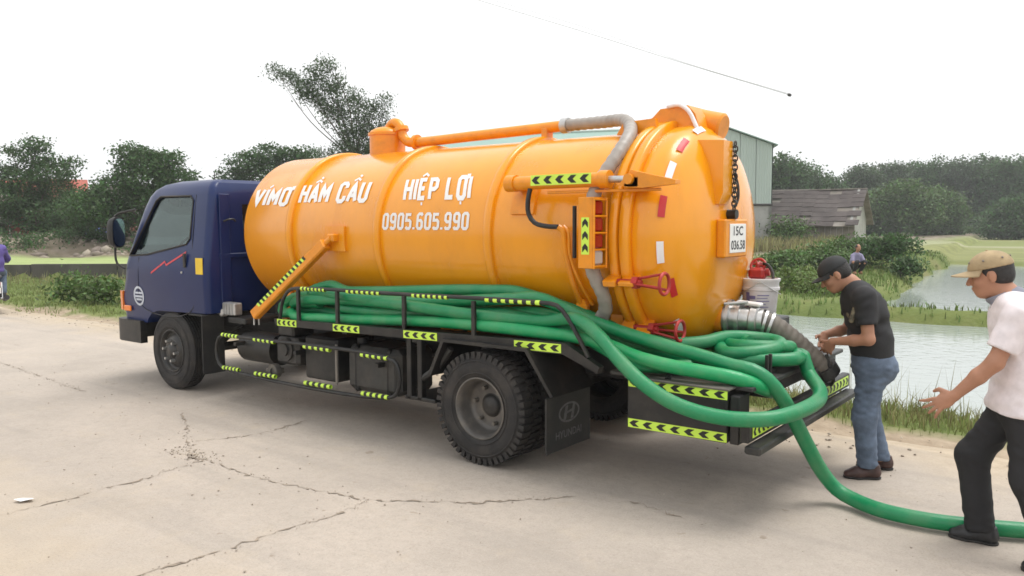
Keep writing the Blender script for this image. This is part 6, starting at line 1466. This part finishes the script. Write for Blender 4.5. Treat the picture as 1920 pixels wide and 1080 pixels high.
# ---- the walking man at the right edge
def man_walking():
    F = Figure((7.78, -.60, 0), (-.994, -.11)); P = F.P; t = thing('person', 'man in tan cap, pale shirt and black trousers walking at the right edge', 'person', tuple(F.o))
    hipL, hipR = P(-.10, .09, .84), P(-.07, -.08, .84); knL, knR = P(-.13, .12, .46), P(.135, -.09, .50); anL, anR = P(-.25, .17, .10), P(.085, -.10, .095)
    pel, wst, chs, nkb = P(-.085, 0, .88), P(-.095, 0, 1.02), P(-.065, 0, 1.24), P(-.01, 0, 1.40)
    shL, shR = P(-.055, .19, 1.335), P(-.04, -.19, 1.335); elL, elR = P(.045, .235, 1.085), P(-.16, -.25, 1.06); wrL, wrR = P(.225, .205, .885), P(-.10, -.26, .83); hc = P(.088, 0, 1.525)
    B = SDF(); B.chain([pel, wst, chs, nkb], [.112, .105, .115, .06], .06, F.l, [1.42, 1.40, 1.42])
    for a, b, c in ((hipL, knL, anL), (hipR, knR, anR)): B.chain([a, b, c], [.078, .055, .040], .04)
    B.chain([nkb, P(.02, 0, 1.44), P(.055, 0, 1.48)], [.062, .055, .052], .03)
    for sh, el, wr in ((shL, elL, wrL), (shR, elR, wrR)): B.chain([P(-.03, 0, 1.33), sh], [.08, .056], .05); B.chain([sh, el], [.051, .042], .03); B.chain([el, (np.array(el)*.6+np.array(wr)*.4), wr], [.043, .040, .027], .02)
    Qh, A, ax = head(F, B, hc, 14)
    hand(B, wrL, F.f*.80-F.u*.55, -F.l-.25*F.u, F.u+.5*F.f, .30, 1.08, 2.6); hand(B, wrR, -F.u+.2*F.f, F.l, F.f, .4)
    body = link('body', B.mesh('body', 'skin', .0065), t); eyes(body, Qh, A); hairdo(F, t, Qh, A, -.035); cp_ = cap(F, t, Qh, A, 'captan', .095)
    for a_ in (20, 75, 130, 175): MB().lathe([(0, .007), (.004, .004), (.0045, .001)], Qh(-.012+.100*math.cos(R(a_)), .083*math.sin(R(a_)), .085), A[:, 0]*math.cos(R(a_))+A[:, 1]*math.sin(R(a_))+A[:, 2]*.3, 8).build('eyelet', 'timber', cp_)
    S = SDF(); S.chain([P(-.075, 0, .83), P(-.09, 0, 1.02), P(-.065, 0, 1.23), P(-.03, 0, 1.34)], [.164, .138, .134, .09], .06, F.l, [1.30, 1.36, 1.40]); S.cone(P(-.02, .09, 1.37), P(-.02, -.09, 1.37), .068, .068, .05)
    for sh, el in ((shL, elL), (shR, elR)): e2 = np.array(sh)+(np.array(el)-np.array(sh))*.74; S.cone(P(-.04, 0, 1.30), sh, .11, .08, .06); S.cone(sh, e2, .076, .076, .03, flat=True)
    S.cut(P(0, 0, .80), -F.u+.08*F.f); S.cut(P(.03, 0, 1.425), F.f*.5+F.u*.7)
    for sh, el in ((shL, elL), (shR, elR)): pass
    ts = link('shirt', S.mesh('shirt', 'whiteshirt', .009, folds(F, .0055, 26)), t)
    S = SDF(); S.cone(P(-.035, 0, 1.385), P(.045, 0, 1.43), .082, .074, .02); S.cone(P(.03, .06, 1.385), P(.075, .035, 1.33), .026, .018, .02); S.cone(P(.03, -.06, 1.385), P(.075, -.035, 1.33), .026, .018, .02); S.cut(P(.02, 0, 1.44), F.f*.4+F.u*.75); S.cut(P(-.02, 0, 1.34), -F.u-.45*F.f*0)
    link('collar', S.mesh('collar', 'greycollar', .007), ts)
    S = SDF(); S.cone(P(-.09, 0, .90), P(-.085, 0, .83), .132, .136, .06, F.l, 1.28); S.ell(P(-.155, .06, .81), (.085, .095, .10), None, .05); S.ell(P(-.15, -.06, .81), (.085, .095, .10), None, .05)
    for a, b, c in ((hipL, knL, anL), (hipR, knR, anR)): S.chain([a, b, c], [.102, .082, .076], .05)
    S.cut(P(0, 0, .90), F.u); S.cut(P(0, 0, .075), -F.u)
    link('trousers', S.mesh('trousers', 'blacktrousers', .009, folds(F, .0042, 30, 1.2)), t)
    shoe(F, t, P(-.01, -.10, 0), F.f*.98-F.l*.1, 'shoeblack'); shoe(F, t, P(-.36, .17, .0), F.f*.98+F.l*.15, 'shoeblack')
    return t
man_walking()

# ---- crouching figure far behind on the bank
def far_person():
    x, y = polar(AZ(1606), 30.5); z = float(ground_h(x, y))+.0; a = R(AZ(1606)); F = Figure((x, y, z), (math.sin(a)*.6-math.cos(a)*.8, -math.cos(a)*.6-math.sin(a)*.8)); P = F.P
    t = thing('person', 'small distant figure in lavender top crouching on the bank', 'person', (x, y, z))
    B = SDF(); B.chain([P(-.10, 0, .28), P(-.06, 0, .45), P(.02, 0, .68)], [.11, .11, .09], .05, F.l, 1.35); B.chain([P(.02, 0, .70), P(.05, 0, .80)], [.05, .05], .03)
    for s in (-1, 1): B.chain([P(-.10, s*.09, .28), P(.26, s*.15, .42), P(.06, s*.12, .06), P(.18, s*.13, .03)], [.08, .06, .045, .035], .04); B.chain([P(.02, s*.18, .64), P(.14, s*.22, .42), P(.32, s*.10, .38)], [.05, .042, .03], .03)
    Qh, A, ax = head(F, B, P(.08, 0, .91), 10); body = link('body', B.mesh('body', 'skin', .014), t); hairdo(F, t, Qh, A)
    S = SDF(); S.chain([P(-.10, 0, .30), P(-.06, 0, .45), P(.015, 0, .67)], [.135, .135, .11], .05, F.l, 1.35)
    for s in (-1, 1): S.cone(P(.02, s*.17, .64), P(.10, s*.21, .48), .07, .065, .05)
    S.cut(P(0, 0, .30), -F.u); S.cut(P(.03, 0, .755), F.u); link('shirt', S.mesh('shirt', 'lavender', .014), t)
    S = SDF(); S.ell(P(-.10, 0, .25), (.15, .18, .14), None, .05)
    for s in (-1, 1): S.chain([P(-.10, s*.09, .28), P(.26, s*.15, .42), P(.06, s*.12, .09)], [.10, .08, .06], .04)
    link('trousers', S.mesh('trousers', 'blacktrousers', .014), t)
far_person()

# ---- motorbike and rider leaving at the left edge
def motorbike():
    o = np.array([-10.51, 1.02, 0]); f = np.array([-.965, .26, 0]); f /= np.linalg.norm(f); l = np.array([-f[1], f[0], 0]); A = np.stack([f, l, [0, 0, 1]], 1); P = lambda a, b, z: o+f*a+l*b+np.array([0, 0, z])
    M['bikewhite'] = mat('white_fairing', (.70, .71, .72), .3, coat=.4); M['bikered'] = mat('orange_red_fairing', (.60, .11, .03), .3, coat=.4)
    t = thing('motorbike', 'white and orange motorbike with its rear end at the left edge', 'motorbike', tuple(o))
    for a in (-.62, .62):
        w_ = MB().lathe([(-.03, .215), (-.02, .25), (0, .27), (.02, .25), (.03, .215), (0, .20)], P(a, 0, .27), l, 36, close=True).build('wheel', 'rubber', t); mb = MB(); mb.lathe([(-.02, .20), (-.02, .216), (.02, .216), (.02, .20)], P(a, 0, .27), l, 30, close=True)
        for k in range(8): an = k*math.pi/4; mb.cyl(P(a, 0, .27), P(a+.2*math.cos(an), 0, .27+.2*math.sin(an)), .007, n=5)
        mb.cyl(P(a, -.05, .27), P(a, .05, .27), .045, n=12); mb.build('spokes', 'galv', w_)
    B = SDF(); B.cone(P(-.55, 0, .66), P(-.05, 0, .58), .07, .10, .05, l, 1.1); B.cone(P(-.05, 0, .50), P(.40, 0, .72), .09, .08, .06); B.cone(P(.40, 0, .72), P(.46, 0, .98), .09, .07, .05, l, 1.3); B.cone(P(.42, 0, .55), P(.38, 0, .35), .08, .05, .05, l, 2.2); link('fairing', B.mesh('fairing', 'bikewhite', .014), t)
    B = SDF(); B.cone(P(-.70, 0, .60), P(-.40, 0, .62), .05, .075, .04, l, 1.3); link('tail_fairing', B.mesh('tail_fairing', 'bikered', .012), t)
    MB().box(P(-.72, 0, .62), (.05, .14, .07), .015, rot=A).build('tail_lamp', 'redlens', t); MB().box(P(-.25, 0, .755), (.66, .24, .09), .04, rot=A).build('seat', 'seat', t)
    MB().box(P(-.02, 0, .36), (.38, .22, .24), .05, rot=A).build('engine', 'dark', t); MB().tube(spline([P(.05, -.12, .30), P(-.25, -.16, .26), P(-.75, -.17, .34)], .08), [.02]*0+list(np.linspace(.022, .05, len(spline([P(.05, -.12, .30), P(-.25, -.16, .26), P(-.75, -.17, .34)], .08)))), 12).build('exhaust', 'black', t)
    MB().tube(spline([P(.36, .33, 1.0), P(.42, .18, 1.02), P(.45, 0, 1.0), P(.42, -.18, 1.02), P(.36, -.33, 1.0)], .05), .014, 8).build('handlebar', 'black', t)
    for s in (-1, 1): MB().cyl(P(.62, s*.06, .27), P(.46, s*.06, .80), .022, n=10).build('fork', 'galv', t); MB().cyl(P(-.62, s*.09, .30), P(-.38, s*.11, .62), .025, n=10).build('shock_absorber', 'galv', t); MB().tube(spline([P(.38, s*.24, 1.02), P(.36, s*.30, 1.16)], .05), .008, 6).build('mirror_stalk', 'black', t)
    MB().box(P(-.70, 0, .44), (.02, .18, .20), .006, rot=A).build('rear_mudguard', 'black', t); MB().box(P(-.725, 0, .48), (.006, .15, .11), .002, rot=A).build('plate', 'plate', t)
    MB().cyl(P(.52, 0, .82), P(.56, 0, .82), .07, n=18).build('headlight', 'clearlens', t)
    MB().cyl(P(-.05, -.22, .27), P(-.05, .22, .27), .015, n=8).build('foot_pegs', 'black', t)
    F = Figure(o, f); Pf = F.P; r = thing('person', 'rider in violet jacket on the motorbike at the left edge', 'person', tuple(o+f*-.2))
    B = SDF(); B.chain([Pf(-.25, 0, .88), Pf(-.24, 0, 1.05), Pf(-.20, 0, 1.28), Pf(-.15, 0, 1.40)], [.11, .11, .115, .06], .06, F.l, 1.4); B.chain([Pf(-.15, 0, 1.40), Pf(-.11, 0, 1.48)], [.06, .055], .03)
    for s in (-1, 1): B.chain([Pf(-.22, s*.10, .88), Pf(.16, s*.19, .80), Pf(-.02, s*.18, .36), Pf(.10, s*.18, .31)], [.085, .06, .045, .04], .04); B.chain([Pf(-.18, s*.19, 1.32), Pf(.02, s*.27, 1.10), Pf(.30, s*.29, 1.03)], [.055, .045, .03], .03); hand(B, Pf(.30, s*.29, 1.03), F.f, -F.u, -F.l*s, .9)
    Qh, A2, ax = head(F, B, Pf(-.06, 0, 1.58), 6); body = link('body', B.mesh('body', 'skin', .011), r)
    S = SDF(); S.chain([Pf(-.25, 0, .86), Pf(-.24, 0, 1.05), Pf(-.20, 0, 1.27), Pf(-.16, 0, 1.37)], [.14, .135, .14, .09], .06, F.l, 1.38)
    for s in (-1, 1): S.chain([Pf(-.18, s*.18, 1.31), Pf(.02, s*.27, 1.10), Pf(.24, s*.285, 1.045)], [.08, .068, .05], .05)
    S.cut(Pf(0, 0, .84), -F.u); link('jacket', S.mesh('jacket', 'violet', .012, folds(F, .007, 18)), r)
    S = SDF(); S.ell(Pf(-.25, 0, .86), (.15, .18, .11), None, .05)
    for s in (-1, 1): S.chain([Pf(-.22, s*.10, .88), Pf(.16, s*.19, .80), Pf(-.02, s*.18, .40)], [.105, .08, .06], .04)
    link('trousers', S.mesh('trousers', 'denim', .012), r)
    S = SDF(); S.ell(Qh(-.01, 0, .035), (.135, .115, .125), A2, .02); S.cut(Qh(.02, 0, -.05), F.f*.5-F.u*.8); link('helmet', S.mesh('helmet', 'bluetarp', .01), r)
    for s in (-1, 1): shoe(F, r, Pf(-.10, s*.18, .286), F.f, 'shoeblack')
motorbike()

# ---- the damp air over the fields
M['haze'] = bpy.data.materials.new('haze'); M['haze'].use_nodes = True
_n = M['haze'].node_tree.nodes; _n.clear(); _v = _n.new('ShaderNodeVolumePrincipled'); _o = _n.new('ShaderNodeOutputMaterial')
_v.inputs['Color'].default_value = (.93, .95, .97, 1); _v.inputs['Density'].default_value = .0010; _v.inputs['Anisotropy'].default_value = .2
M['haze'].node_tree.links.new(_v.outputs[0], _o.inputs['Volume'])
hz = MB().box((0, 550, 9.5), (3640, 4130, 25)).build('haze', 'haze', None, 0); tag(hz, 'thin damp haze over the fields', 'haze', kind='stuff')
